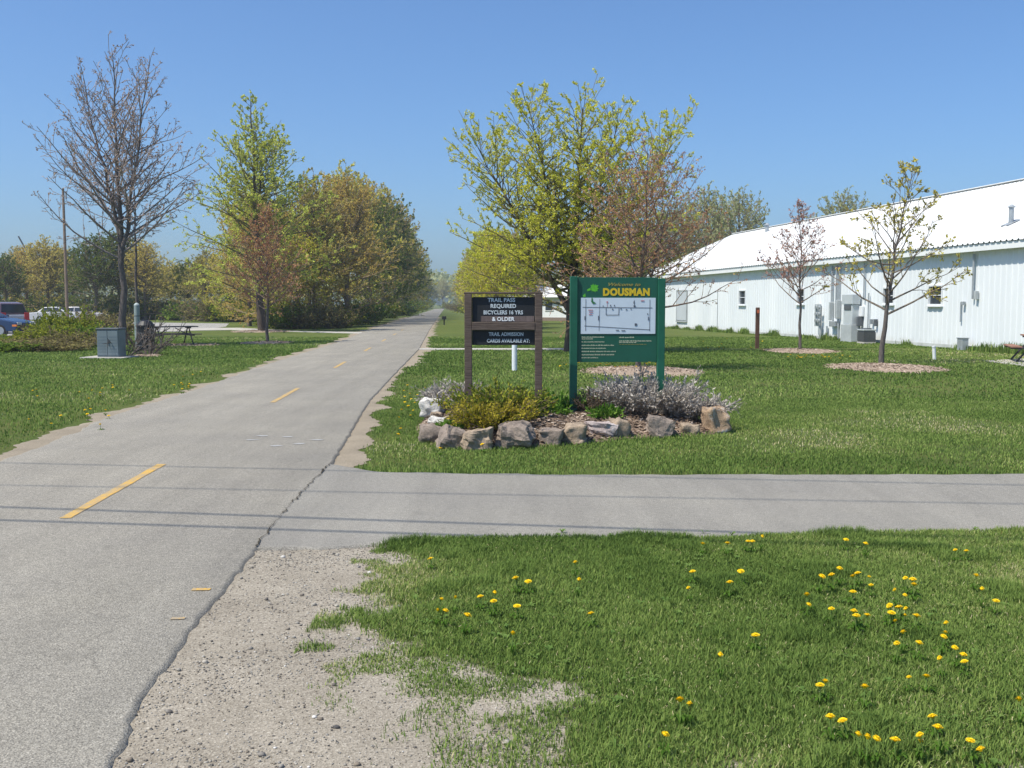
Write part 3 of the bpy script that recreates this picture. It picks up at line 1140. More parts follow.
def pebbles(name, x, y, z, s, seed, stops, label):
    rs = np.random.RandomState(seed)
    n = len(x)
    sc = s[:, None] * np.stack([rs.uniform(.7, 1.3, n), rs.uniform(.7, 1.3, n), rs.uniform(.4, .8, n)], -1)
    a = rs.rand(n) * 6.28
    V = IV[None] * sc[:, None, :] * rs.uniform(.8, 1.2, (n, len(IV), 1))
    c, s_ = np.cos(a)[:, None], np.sin(a)[:, None]
    V = np.stack([V[..., 0] * c - V[..., 1] * s_, V[..., 0] * s_ + V[..., 1] * c, V[..., 2]], -1)
    V += np.stack([x, y, z], -1)[:, None, :]
    Fq = (IF[None] + (np.arange(n) * len(IV))[:, None, None]).reshape(-1, 3)
    t = NT(name + "_stone")
    m = t.principled(t.ramp(t.attr('rnd'), stops), .9, 0, None, .2)
    return stuff(np_mesh(name, V.reshape(-1, 3), [Fq], m, face_attr={'rnd': np.repeat(rs.rand(n), len(IF))}), label, "gravel")


def keep_grav(x, y):
    return (1 - .75 * lawnness(x, y)) * (x > trail_r(y) + .01) * (y < interp(near, x) - .0) * (poly_sd(LAWN_P, x, y) < .45) * infr(x, y) * (.25 + .75 * sstep(.3, .65, fbm(x * 2.1, y * 2.1, 121)))


x, y = scatter(-2.2, 1.4, 2.9, 7.0, 3600, rs_g, keep_grav)
s = .0022 + .0045 * rs_g.rand(len(x)) ** 3 + .010 * (rs_g.rand(len(x)) > .9965)
zz = verge_z(x, y, lawnness(x, y))
pebbles("gravel", x, y, zz + s * .3, s, 123, [(0.0, (.06, .06, .062)), (.12, (.12, .11, .10)), (.3, (.21, .175, .135)), (.5, (.23, .22, .205)), (.75, (.31, .285, .24)), (.92, (.40, .365, .31)), (1.0, (.58, .56, .52))], "loose crushed stone on the gravel verge")

# ================================================================== DANDELIONS
def m_flat(name, c, rough=.7):
    t = NT(name)
    return t.principled(t.ramp(t.noise(40, 3, .6), [(.3, tuple(v * .85 for v in c)), (.7, tuple(v * 1.12 for v in c))]), rough, 0, None, .2)


M_dand = m_flat("dandelion_yellow", (.82, .58, .01))
M_stem = m_flat("dandelion_stem", (.14, .22, .05))
M_rosette = m_leaf("dandelion_leaf", [(0, (.05, .11, .015)), (1, (.10, .19, .03))], .3)


def dandelion_proto():
    t = thing("dandelion", "x", "dandelion")
    b = MB()
    rr_ = random.Random(5)
    for ring, (n, ra, zt, tilt) in enumerate([(20, .019, .010, .3), (16, .015, .013, .6), (12, .010, .016, 1.0), (7, .005, .017, 1.4)]):
        for k in range(n):
            a = 2 * math.pi * (k + .5 * ring) / n + rr_.uniform(-.1, .1)
            d = Vector((math.cos(a), math.sin(a), 0))
            s = Vector((-d.y, d.x, 0)) * .0022
            base = d * ra * .25 + Vector((0, 0, .006 + ring * .002))
            tip = d * ra + Vector((0, 0, zt + rr_.uniform(-.001, .001)))
            b.add([base - s * .5, base + s * .5, tip + s, tip - s], [(0, 1, 2, 3)])
    # domed core so the head reads solid
    n = 12
    vs = [(0, 0, .0155)] + [(math.cos(2 * math.pi * k / n) * .013, math.sin(2 * math.pi * k / n) * .013, .010) for k in range(n)] + [(math.cos(2 * math.pi * k / n) * .004, math.sin(2 * math.pi * k / n) * .004, .002) for k in range(n)]
    fs = [(0, 1 + k, 1 + (k + 1) % n) for k in range(n)] + [(1 + k, 1 + n + k, 1 + n + (k + 1) % n, 1 + (k + 1) % n) for k in range(n)]
    b.add(vs, fs)
    hd = b.build("flower_head", M_dand, t)
    hd.location = (0, 0, .076)
    hd.rotation_euler = (R(10), R(-5), 0)
    MB().tube([(0, 0, 0), (.003, .004, .036), (0, 0, .080)], [.0028, .0024, .0022], 6).build("stem", M_stem, t)
    V, Fq = [], []
    for k in range(7):
        a = 2 * math.pi * k / 7 + rr_.uniform(-.3, .3)
        d = Vector((math.cos(a), math.sin(a), 0))
        s = Vector((-d.y, d.x, 0))
        L = rr_.uniform(.03, .05)
        i = len(V)
        ws = [.002, .004, .003, .006, .004, .006, .001]
        for j, w in enumerate(ws):
            u = j / 6
            c = d * L * u + Vector((0, 0, .004 + .035 * math.sin(u * 2.4)))
            V += [tuple(c - s * w), tuple(c + s * w)]
        for j in range(6):
            Fq.append((i + 2 * j, i + 2 * j + 1, i + 2 * j + 3, i + 2 * j + 2))
    np_mesh("leaf_rosette", V, [np.array(Fq)], M_rosette, t, face_attr={'rnd': [rr_.random() for _ in Fq]})
    return t


NEAR_D = [(495, 12), (567, 7), (580, 8), (592, 6), (52, 35), (289, 47), (481, 57), (561, 62), (539, 81), (478, 87), (293, 79), (194, 74), (213, 74), (133, 100), (152, 110), (158, 104), (192, 114), (64, 105), (87, 106), (58, 125), (72, 126), (105, 137), (184, 170), (316, 128), (583, 166), (527, 210), (461, 285), (470, 283), (432, 328), (689, 249), (700, 246), (761, 260), (710, 309), (734, 307), (757, 341), (770, 351), (781, 347), (817, 340), (849, 337), (861, 338), (943, 340), (964, 364), (879, 304), (892, 330), (1018, 283), (835, 231), (865, 232), (931, 206), (914, 193), (921, 197), (889, 170), (891, 160), (897, 149), (893, 212), (846, 180), (816, 188), (826, 170), (815, 141), (800, 120), (801, 127), (811, 122), (822, 117), (827, 128), (832, 126), (847, 133), (854, 133), (833, 100), (816, 97), (834, 74), (845, 78), (845, 88), (775, 68), (774, 79), (747, 70), (740, 90), (752, 133), (761, 131), (748, 135), (706, 122), (711, 70), (722, 62), (755, 62), (688, 72), (765, 14), (915, 24), (931, 22), (943, 69), (955, 95), (976, 105), (730, 5), (535, 12), (665, 110), (671, 107)]
D_far = [(404, 392), (410, 395), (417, 396), (412, 400), (405, 404), (409, 409), (402, 412), (415, 405), (411, 417), (399, 420), (407, 388), (425, 389), (431, 388), (420, 391), (404, 399), (413, 413), (400, 430), (484, 449), (440, 452), (397, 437)]
D_back = [(560 + i * 5 + rnd.uniform(-2, 2), 364 + rnd.uniform(-2.0, 4.5)) for i in range(20)] + [(822 + rnd.gauss(0, 22), 357.6 + rnd.uniform(-1.6, 2.0)) for i in range(26)] + [(720 + rnd.uniform(-18, 60), 343 + rnd.uniform(-3, 8)) for i in range(12)]
D_left = [(rnd.uniform(20, 130), rnd.uniform(388, 430)) for _ in range(18)] + [(183 + rnd.uniform(-9, 9), 388 + rnd.uniform(-4, 4)) for _ in range(8)] + [(192, 377), (183, 378), (200, 374), (88, 417), (90, 412), (85, 414)]
proto = dandelion_proto()
first = True


def put_dandelion(p, s, label, group):
    global first
    o = proto if first else copy_tree(proto)
    first = False
    o.location = p
    o.rotation_euler = (rnd.uniform(-.2, .2), rnd.uniform(-.2, .2), rnd.uniform(0, 6.28))
    o.scale = (s, s, rnd.uniform(.85, 1.3))
    o['label'] = label
    o['group'] = group


for zx, zy in NEAR_D:
    px, py = 400 + .609 * zx, 540 + .609 * zy
    p = g(px, py, .092)
    p.z = 0.034
    if zy < 30: lab, grp = "yellow dandelion in the near lawn along the driveway edge", "dandelions along the driveway edge"
    elif zx < 330: lab, grp = "yellow dandelion in the near lawn beside the gravel", "dandelions beside the gravel"
    elif zx < 640: lab, grp = "yellow dandelion thinly scattered in the middle of the near lawn", "dandelions in the middle of the near lawn"
    elif zy < 155: lab, grp = "yellow dandelion in the dense cluster of the near lawn", "dandelions in the dense cluster"
    elif zy > 235: lab, grp = "yellow dandelion nearest the camera in the near lawn", "dandelions nearest the camera"
    else: lab, grp = "yellow dandelion just in front of the dense cluster", "dandelions in front of the dense cluster"
    put_dandelion(p, rnd.choice([.6, .75, .85, .95, 1.05]), lab, grp)
for lst, lab, grp in ((D_far, "yellow dandelion in the grass between the trail and the stone bed", "dandelions between trail and bed"),
                      (D_left, "yellow dandelion in the picnic lawn beyond the trail", "dandelions in the picnic lawn")):
    for px, py in lst:
        p = g(px, py, .05)
        p.z = 0
        put_dandelion(p, rnd.uniform(.9, 1.3), lab, grp)
for i, (px, py) in enumerate(D_back):
    p = g(px, py, .05)
    p.z = 0
    lab, grp = ("yellow dandelion in the lawn behind the green sign", "dandelions behind the green sign") if i < 20 else ("yellow dandelion in the lawn towards the white building", "dandelions towards the white building")
    put_dandelion(p, rnd.uniform(1.3, 2.0), lab, grp)

# ================================================================== STONE BED
def bed_h(x, y):
    r = bed_r(x, y)
    return np.where(r < 1.03, .02 + .22 * (1 - np.clip(r, 0, 1.05) ** 2.2) + .03 * (fbm(x * 3, y * 3, 201) - .5) + .02 * (fbm(x * 14, y * 14, 203) - .5), -.03)


gx = np.arange(BED_C.x - 2.2, BED_C.x + 2.2, .04)
gy = np.arange(BED_C.y - 2.0, BED_C.y + 2.4, .04)
GX, GY = np.meshgrid(gx, gy)
GZ = bed_h(GX, GY)
idx = np.arange(GX.size).reshape(GX.shape)
q = np.stack([idx[:-1, :-1], idx[:-1, 1:], idx[1:, 1:], idx[1:, :-1]], -1).reshape(-1, 4)
cen = bed_r(GX, GY)[:-1, :-1].ravel() < 1.04
struct(np_mesh("planting_bed", np.stack([GX, GY, GZ], -1).reshape(-1, 3), [q[cen]], M_mulch, smooth=True), "mounded bed of wood mulch behind the boulders")


def chips(name, x, y, z, s, seed, stops, label):
    rs = np.random.RandomState(seed)
    n = len(x)
    a = rs.rand(n) * 6.28
    d = np.stack([np.cos(a), np.sin(a), rs.uniform(-.4, .4, n)], -1) * s[:, None]
    u = np.stack([-np.sin(a), np.cos(a), rs.uniform(-.5, .5, n)], -1) * (s * rs.uniform(.2, .45, n))[:, None]
    c = np.stack([x, y, z], -1)
    V = np.stack([c - d - u, c + d - u * .6, c + d * .8 + u, c - d * .9 + u], 1).reshape(-1, 3)
    Fq = np.arange(4 * n).reshape(n, 4)
    t = NT(name)
    m = t.principled(t.ramp(t.attr('rnd'), stops), .9, 0, None, .15)
    return stuff(np_mesh(name, V, [Fq], m, face_attr={'rnd': rs.rand(n)}), label, "mulch")


CH = [(0, (.07, .045, .03)), (.4, (.2, .145, .105)), (.75, (.34, .26, .2)), (1, (.5, .42, .35))]
x, y = scatter(BED_C.x - 2.1, BED_C.x + 2.1, BED_C.y - 1.9, BED_C.y + 2.2, 900, rs_g, lambda x, y: (bed_r(x, y) < .985) * 1.0)
chips("mulch_chips", x, y, bed_h(x, y) + .008, rs_g.uniform(.012, .04, len(x)), 205, CH, "wood chips lying in the stone edged bed")


def rock(px, pyb, wpx, hpx, mat, label, seed, depth=.9, sq=.25, zlift=0.0, ry=0.0):
    p = g(px, pyb - 1.0, zlift)
    d = p.y
    w, h = wpx * d / 1000, hpx * d / 1000
    bm = bmesh.new()
    bmesh.ops.create_cube(bm, size=1.0)
    bmesh.ops.subdivide_edges(bm, edges=bm.edges, cuts=1, use_grid_fill=True)
    r = random.Random(seed)
    for v in bm.verts:
        n = v.co.normalized()
        v.co = v.co * (1 - sq) + n * .62 * sq
        v.co += Vector((r.uniform(-.17, .17), r.uniform(-.15, .15), r.uniform(-.15, .15)))
    mod_me = bpy.data.meshes.new("rock")
    bmesh.ops.subdivide_edges(bm, edges=bm.edges, cuts=3, use_grid_fill=True)
    bmesh.ops.smooth_vert(bm, verts=bm.verts, factor=.5, use_axis_x=True, use_axis_y=True, use_axis_z=True)
    for v in bm.verts:
        o = Vector((seed * 3.1, seed * 1.7, 0))
        v.co += v.normal * ((mnoise.noise(v.co * 2.6 + o)) * .13 + mnoise.noise(v.co * 7 + o) * .06 + mnoise.noise(v.co * 17 + o) * .03)
    lo = [min(v.co[i] for v in bm.verts) for i in range(3)]
    hi = [max(v.co[i] for v in bm.verts) for i in range(3)]
    for v in bm.verts:
        v.co.x = ((v.co.x - lo[0]) / (hi[0] - lo[0]) - .5) * w
        v.co.y = ((v.co.y - lo[1]) / (hi[1] - lo[1]) - .2) * w * depth
        v.co.z = (v.co.z - lo[2]) / (hi[2] - lo[2]) * (h + .05) - .05
    bm.to_mesh(mod_me)
    bm.free()
    for f in mod_me.polygons: f.use_smooth = seed % 2 == 0
    mod_me.materials.append(mat)
    o = bpy.data.objects.new("rock", mod_me)
    COL.objects.link(o)
    o.location = p
    o.rotation_euler = (0, ry, rnd.uniform(-.25, .25))
    return tag(o, label, "rock", "boulders edging the bed")


MR_tan = m_rock("tan_stone", (.19, .145, .105), (.48, .38, .28))
MR_grey = m_rock("grey_brown_stone", (.16, .13, .11), (.38, .31, .255))
MR_pink = m_rock("pinkish_stone", (.30, .24, .225), (.54, .46, .43), (.55, .52, .50))
MR_white = m_rock("white_stone", (.42, .40, .37), (.74, .72, .68))
MR_pat = m_rock("spotted_stone", (.24, .165, .11), (.48, .35, .23), (.62, .58, .52))
rock(431, 445, 26, 20, MR_grey, "grey brown slanting boulder at the front left corner of the bed", 2, 1.1, .3, ry=.15)
rock(450, 450, 28, 24, MR_grey, "grey brown boulder between the slanting corner stone and the flat faced tan one", 5, .9, .25, ry=.25)
rock(478, 451, 35, 23, MR_tan, "squarish tan boulder with a flat front face", 7, .8, .12)
rock(515, 449.5, 42, 27, MR_grey, "largest boulder, grey brown with a dark right side", 9, .9, .2)
rock(551, 446.5, 28, 18, MR_grey, "low grey boulder tucked beside the largest boulder", 12, .9, .4)
rock(574, 445, 32, 21, MR_tan, "rounded tan boulder right of the low grey one", 14, .9, .55)
rock(600, 440.5, 36, 18, MR_pink, "pinkish white boulder in the middle of the front row", 17, .8, .25, ry=.12)
rock(622, 440, 24, 22, MR_tan, "upright narrow tan boulder beside the pinkish one", 20, .8, .4)
rock(658, 438.5, 32, 22, MR_grey, "grey tan wedge shaped boulder below the grey lavender bush", 23, .8, .2, ry=.3)
rock(720, 434.5, 31, 27, MR_pat, "tan boulder with white patches at the far right end of the bed", 26, 1.0, .45)
rock(690, 436, 20, 12, MR_tan, "small tan stone half hidden under the lavender bush", 28, .9, .4)
rock(430, 415, 27, 16, MR_white, "white boulder at the left rim of the bed, larger of two", 30, .9, .45, .10)
rock(437, 426.5, 20, 9, MR_white, "flat white stone at the left rim of the bed, smaller of two", 33, .9, .35, .06)
rock(436, 420, 15, 7, MR_tan, "small tan stone between the two white stones", 35, .9, .35, .08)

# ------------------------------------------------------------------ plants in the bed
ML_gold = m_leaf("golden_juniper", [(0, (.06, .10, .012)), (.4, (.14, .18, .015)), (.7, (.31, .27, .03)), (1, (.45, .37, .05))], .25)
ML_green = m_leaf("juniper_green", [(0, (.035, .075, .012)), (.5, (.08, .14, .02)), (.85, (.20, .24, .03)), (1, (.36, .36, .05))], .25)
ML_lav = m_leaf("lavender_grey", [(0, (.19, .16, .135)), (.5, (.35, .31, .27)), (1, (.54, .495, .44))], .2)
ML_brown = m_leaf("dry_brown_twigs", [(0, (.09, .065, .04)), (1, (.27, .2, .12))], .2)
ML_lush = m_leaf("lush_green", [(0, (.04, .10, .012)), (.6, (.09, .19, .025)), (1, (.17, .27, .05))], .35, gain=1.3)
M_twig = m_plain("twig", (.16, .12, .09), .9)
M_twig_grey = m_plain("grey_twig", (.25, .23, .22), .9)


def bedp(px, d):
    k = (px - 512) / 1000
    x = k * d
    return Vector((x, d, float(bed_h(np.array([x]), np.array([d]))[0]) - .01))


build_shrub("juniper", "golden yellow juniper in front of the brown sign", bedp(490, 11.75), gen_shrub(301, 150, .60, .33, 1.15, 34, .35, True, .003, .25, .12), M_twig, ML_gold, .016, elong=2.6, tips=True, cat="shrub", spread=.6)
build_shrub("juniper", "green juniper with yellow tips between the posts of the brown sign", bedp(498, 12.45), gen_shrub(303, 150, .72, .42, 1.0, 30, .4, True, .003, .2, .12), M_twig, ML_green, .018, elong=2.4, tips=True, cat="shrub", spread=.6)
build_shrub("lavender", "large grey lavender bush spreading from the green sign's right post over the rocks", bedp(647, 13.05), gen_shrub(305, 210,   .66, .56, .85, 24, .5, True, .003, .25, .12, .8), M_twig_grey, ML_lav, .017, elong=2.8, tips=True, cat="shrub", spread=.5)
build_shrub("lavender", "lower grey lavender bush next to the white patched boulder", bedp(692, 12.95), gen_shrub(306, 130, .5, .36, .9, 20, .5, True, .003, .25, .12, .7), M_twig_grey, ML_lav, .016, elong=2.8, tips=True, cat="shrub", spread=.5)
build_shrub("lavender", "small grey lavender bush left of the brown sign", bedp(451, 14.3), gen_shrub(307, 120, .36, .42, .8, 18, .5, True, .003, .25, .12), M_twig_grey, ML_lav, .017, elong=2.8, tips=True, cat="shrub", spread=.5)
build_shrub("shrub", "small dry brown bush under the green sign", bedp(594, 12.9), gen_shrub(309, 70, .24, .36, .7, 10, .5, True, .003, .2, .2), M_twig, ML_brown, .014, cat="shrub")
for k, (px, d, w, h, lab) in enumerate([(550, 12.7, .22, .26, "leafy green perennial nearest the brown sign's right post"), (571, 13.1, .22, .28, "leafy green perennial at the green sign's left post"), (545, 13.4, .3, .36, "leafy green perennial farthest back in the bed"),
                                        (452, 11.9, .16, .14, "leafy green plant beside the white stones"), (605, 12.6, .2, .18, "low leafy plant in front of the dry brown bush")]):
    build_shrub("perennial", lab, bedp(px, d), gen_shrub(320 + k, 50, w, h * .8, .9, 11, .6, False, .003, .1, .15), M_stem, ML_lush, .024, elong=3.0, cat="plant", group="leafy green perennials in the bed")

# ================================================================== SIGNS
M_old_wood = m_wood("weathered_brown_wood", (.055, .04, .032), (.17, .13, .11))
M_board = m_plain("dark_sign_board", (.012, .014, .018), .6, 0, .3, 5)
M_letter = m_plain("white_letters", (.52, .58, .62), .6, 0, .15, 20)
M_letter_b = m_plain("bright_letters", (.78, .80, .82), .6, 0, .1, 20)
M_green = m_plain("green_painted_wood", (.012, .105, .062), .45, 0, .18, 4, .08)
M_green2 = m_plain("green_panel", (.014, .095, .060), .4, 0, .12, 3)
M_gold = m_plain("gold_letters", (.62, .44, .02), .5, 0, .12, 20)
M_gold_d = m_plain("dim_gold_letters", (.36, .30, .07), .5, 0, .12, 20)
M_cream = m_plain("cream_letters", (.55, .58, .42), .5, 0, .12, 30)
M_map = m_plain("map_sheet", (.58, .66, .74), .35, 0, .05, 3)
M_ink = m_plain("map_ink", (.09, .10, .13), .6, 0, .1, 20)
M_red_ink = m_plain("map_red_ink", (.5, .2, .24), .6, 0, .1, 20)
M_lime = m_plain("lime_emblem", (.10, .42, .03), .45, 0, .2, 20)


def text(name, s, size, x, z, y, mat, parent, align='CENTER', bold=0.0, shear=0.0, sx=1.0, space=1.0, label=None):
    cu = bpy.data.curves.new("t", 'FONT')
    cu.body = s
    cu.size = size
    cu.align_x = align
    cu.align_y = 'CENTER'
    cu.extrude = .0015
    cu.offset = bold
    cu.shear = shear
    cu.space_character = space
    cu.resolution_u = 3
    tmp = bpy.data.objects.new("t", cu)
    COL.objects.link(tmp)
    bpy.context.view_layer.update()
    me = bpy.data.meshes.new_from_object(tmp.evaluated_get(bpy.context.evaluated_depsgraph_get()))
    bpy.data.objects.remove(tmp)
    me.name = name
    me.materials.clear()
    me.materials.append(mat)
    me.transform(Matrix.Diagonal((sx, 1, 1, 1)))
    me.transform(Matrix.Rotation(math.pi / 2, 4, 'X'))
    o = bpy.data.objects.new(name, me)
    COL.objects.link(o)
    o.parent = parent
    o.location = (x, y, z)
    if label: o['label'] = label
    return o


# brown trail pass sign
dB = 12.6
k = dB / 1000
X = lambda px: (px - 503.2) * k
Z = lambda py: at(512, py, dB).z - .16
bs = thing("trail_pass_sign", "weathered brown wooden sign with two dark boards of white lettering", "sign", ((503.2 - 512) * k, dB, .16))
for xx, top in ((468.3, 294), (538.6, 294)):
    MB().cbox((X(xx), 0, (Z(top) - .4) / 2), (.092, .092, Z(top) + .4)).build("post", M_old_wood, bs, .006)
MB().box(X(464), -.047, Z(294) + .001, X(543), .05, Z(294) + .024).build("cap_rail", M_old_wood, bs, .005)
MB().box(X(472) + .002, -.052, Z(330), X(535) - .002, .045, Z(322)).build("cross_rail", M_old_wood, bs, .005)
MB().box(X(472) + .002, -.004, Z(322) + .001, X(535) - .002, .02, Z(297)).build("message_board", M_board, bs, .002)["label"] = "upper dark board"
MB().box(X(472) + .002, -.006, Z(345), X(535) - .002, .018, Z(330) - .002).build("message_board", M_board, bs, .002)["label"] = "lower dark board hanging under the rail"
MB().box(X(481), -.012, Z(321.6), X(534), -.006, Z(316)).build("letter_strip", m_wood("worn_strip", (.1, .075, .07), (.2, .16, .15), (14, 1, 1)), bs)
hsz = .068
for s, px, py, m in (("TRAIL PASS", 501.5, 300.2, M_letter), ("REQUIRED", 503.3, 306.2, M_letter), ("BICYCLERS 16 YRS", 503.2, 312.6, M_letter), ("& OLDER", 503.2, 319.2, M_letter_b)):
    text("lettering", s, hsz, X(px), Z(py), -.008 if s != "& OLDER" else -.016, m, bs, bold=.0022, sx={"BICYCLERS 16 YRS": .87}.get(s, .98), space=1.04, label="white words " + s)
for s, px, py in (("TRAIL ADMISSION", 506.2, 334.3), ("CARDS AVAILABLE AT:", 508.3, 340.9)):
    text("lettering", s, .062, X(px), Z(py), -.010, M_letter, bs, bold=.0018, sx=.83 if len(s) > 16 else .84, space=1.04, label="white words " + s)

# green town sign
dG = 13.0
k = dG / 1000
cx = 617.0
gs = thing("town_sign", "green welcome sign with gold lettering and a white street map", "sign", ((cx - 512) * k, dG, .12), R(3.0))
X = lambda px: (px - cx) * k
Z = lambda py: at(512, py, dG).z - .12
MB().cbox((X(573.2), 0, (Z(276.5) - .4) / 2), (.094, .094, Z(276.5) + .4)).build("post", M_green, gs, .006)
MB().cbox((X(661.0), 0, (Z(278.5) - .4) / 2), (.094, .094, Z(278.5) + .4)).build("post", M_green, gs, .006)
x0, x1 = X(573.2) + .048, X(661.0) - .048
MB().box(x0, -.012, Z(362), x1, .022, Z(277.4)).build("panel", M_green2, gs, .003)
mp = MB().box(X(580.2), -.020, Z(333.8), X(655.2), -.0125, Z(297.8)).build("map_board", M_map, gs)


def line(pts, w, mat, parent, y, name="map_line"):
    b = MB()
    for (a, c) in zip(pts[:-1], pts[1:]):
        a, c = Vector((X(a[0]), y, Z(a[1]))), Vector((X(c[0]), y, Z(c[1])))
        d = (c - a).normalized()
        s = Vector((-d.z, 0, d.x)) * w / 2
        b.add([a - s, c - s, c + s, a + s], [(0, 1, 2, 3)])
    return b.build(name, mat, parent)


yy = -.0225
w0 = .0075
line([(582, 307.2), (652, 307.9)], w0, M_ink, mp, yy)
line([(584, 325.8), (650, 329.8)], w0, M_ink, mp, yy)
line([(585.2, 299), (585.2, 331)], w0 * .8, M_ink, mp, yy - .0005)
line([(599.2, 299), (598.6, 331)], w0 * .6, M_ink, mp, yy - .0005)
line([(649.4, 299.5), (649.4, 331)], w0 * .8, M_ink, mp, yy - .0005)
line([(605.5, 307.5), (605.5, 315.0), (618.2, 315.0), (618.4, 307.6)], w0, M_ink, mp, yy - .001)
line([(633.6, 300), (633.8, 307.6)], w0 * .9, M_ink, mp, yy - .0005)
line([(606.5, 301), (606.8, 307)], w0 * .6, M_red_ink, mp, yy - .0005)
b = MB()
for (px, py, w, h) in [(633.5, 302.5, .014, .03), (634, 306, .03, .014), (612, 309.2, .02, .012), (620.5, 308.8, .018, .012), (626, 309.6, .02, .012), (630.5, 309, .015, .010), (610, 305.6, .012, .02), (613.8, 305.6, .012, .02), (635.5, 324.5, .03, .03), (602.5, 306, .012, .012), (647.2, 314, .014, .014), (598, 318, .012, .06), (584.3, 318, .010, .05), (648, 318.5, .010, .05), (617, 330.2, .04, .010), (623, 330.6, .05, .010)]:
    b.cbox((X(px), yy - .0015, Z(py)), (w, .0015, h))
b.build("map_symbols", M_ink, mp)
b = MB()
for (px, py, w, h) in [(606.6, 302, .022, .016), (642, 300.8, .045, .012), (590, 310, .06, .010), (590.5, 312.2, .05, .010), (590, 314.4, .045, .010)]:
    b.cbox((X(px), yy - .0015, Z(py)), (w, .0015, h))
b.build("map_symbols", M_red_ink, mp)
text("lettering", "Welcome to", .062, X(623.0), Z(284.6), -.014, M_gold_d, gs, shear=.35, sx=1.35, bold=.0004, label="dim gold words Welcome to")
text("lettering", "DOUSMAN", .125, X(625.8), Z(292.4), -.016, M_gold, gs, bold=.0075, sx=.93, space=1.10, label="bold gold word DOUSMAN")
# lime emblem leaping across the corner of the map
b = MB()
cxp, czp = 593.0, 288.6
ring = []
for i in range(22):
    a = 2 * math.pi * i / 22
    r = [4.6, 3.2, 4.9, 3.4, 3.9, 2.7][i % 6] * (1.0 + .25 * math.cos(a - .7))
    ring.append((X(cxp + r * math.cos(a) * .95), -.0145, Z(czp - r * math.sin(a))))
b.add(ring, [tuple(range(22))])
b.build("emblem", M_lime, gs)
b = MB()
b.add([(X(p[0]), -.0145, Z(p[1])) for p in [(586.2, 289.6), (590, 287.6), (590, 290.4), (586.8, 291.4)]], [(0, 1, 2, 3)])
b.build("emblem", M_lime, gs)
b = MB()
b.add([(X(p[0]), -.0150, Z(p[1])) for p in [(582.2, 295.6), (584.6, 293.4), (585.2, 296.6), (583, 297.2)]], [(0, 1, 2, 3)])
b.build("emblem", M_lime, gs)
b = MB()
b.add([(X(p[0]), -.0245, Z(p[1])) for p in [(590.8, 297.9), (592.0, 297.9), (592.3, 301.2), (595.8, 303.4), (592.2, 303.9), (590.6, 301.8)]], [tuple(range(6))])
b.build("emblem", m_plain("dark_leaf_green", (.03, .16, .05), .5), gs)


def small_print(rows, mat, name):
    b = MB()
    r = random.Random(len(rows) * 7)
    for (xa, xb, py, h) in rows:
        x = xa
        while x < xb - .8:
            w = min(r.uniform(1.2, 4.2), xb - x)
            # words of uneven letters
            lx = x
            while lx < x + w:
                lw = r.uniform(.28, .5)
                hh = h * r.choice([.75, .8, 1.0, 1.15])
                b.cbox((X(lx + lw / 2), -.0135, Z(py) + (hh - h) * k * .5), (lw * k * .8, .0015, hh * k))
                lx += lw + .1
            x += w + .65
    return b.build(name, mat, gs)


small_print([(581.2, 604.5, 337.0, 1.0), (581.2, 592.5, 338.8, .9), (581.2, 604, 341.8, .9), (581.2, 614, 345.2, 1.1), (581.2, 606.5, 348.2, .9), (581.2, 615.5, 351.4, 1.0), (581.2, 613.8, 354.6, 1.1), (581.2, 597.5, 357.6, .9)], M_cream, "small_print")
small_print([(619, 634, 337.4, 1.1), (619, 651.5, 340.9, 1.1), (619, 636, 342.4, .9)], M_cream, "small_print")
small_print([(619, 646, 344.3, .5)], M_gold_d, "small_print")

# white marker pipe behind the brown sign
p = g(514.5, 370.5)
t = thing("marker_post", "white plastic marker post in the grass behind the brown sign", "post", p)
MB().tube([(0, 0, -.2), (0, 0, .92)], .065, 16).build("pipe", m_plain("white_plastic", (.72, .76, .78), .4, 0, .06), t)
MB().tube([(0, 0, .92), (0, 0, .95), (0, 0, .965)], [.072, .072, .04], 16).build("cap", m_plain("white_cap", (.66, .7, .72), .4, 0, .06), t)

# ================================================================== MULCH RINGS
def mulch_ring(px, py, rx, ry, label, seed, z=.07):
    p = g(px, py)
    V, Fq = [(0, 0, z)], []
    n = 40
    rings = [.35, .7, .92, 1.05]
    for ri, r in enumerate(rings):
        for i in range(n):
            a = 2 * math.pi * i / n
            q = 1 + .16 * (float(fbm(np.array([3 * math.cos(a)]), np.array([3 * math.sin(a)]), seed)[0]) - .5) * 2
            V.append((rx * r * q * math.cos(a), ry * r * q * math.sin(a), [z, z * .75, z * .3, -.02][ri] + rnd.uniform(-.01, .01) * (ri < 3)))
    for i in range(n):
        Fq.append((0, 1 + i, 1 + (i + 1) % n))
    Q = []
    for ri in range(3):
        for i in range(n):
            a, c = 1 + ri * n + i, 1 + ri * n + (i + 1) % n
            Q.append((a, a + n, c + n, c))
    o = np_mesh("mulch_ring", V, [np.array(Fq), np.array(Q)], M_mulch2, smooth=True)
    o.location = p
    stuff(o, label, "mulch")
    rs = np.random.RandomState(seed)
    m = int(500 * rx * ry)
    a, r = rs.rand(m) * 6.28, np.sqrt(rs.rand(m)) * 1.03
    chips("mulch_chips", p.x + np.cos(a) * r * rx, p.y + np.sin(a) * r * ry, z * np.clip(1.08 - r ** 2, .1, 1) + .01, rs.uniform(.02, .05, m), seed + 1,
          [(0, (.14, .1, .075)), (.4, (.27, .2, .15)), (.75, (.4, .31, .24)), (1, (.58, .49, .4))], "loose chips on the " + label)
    return p


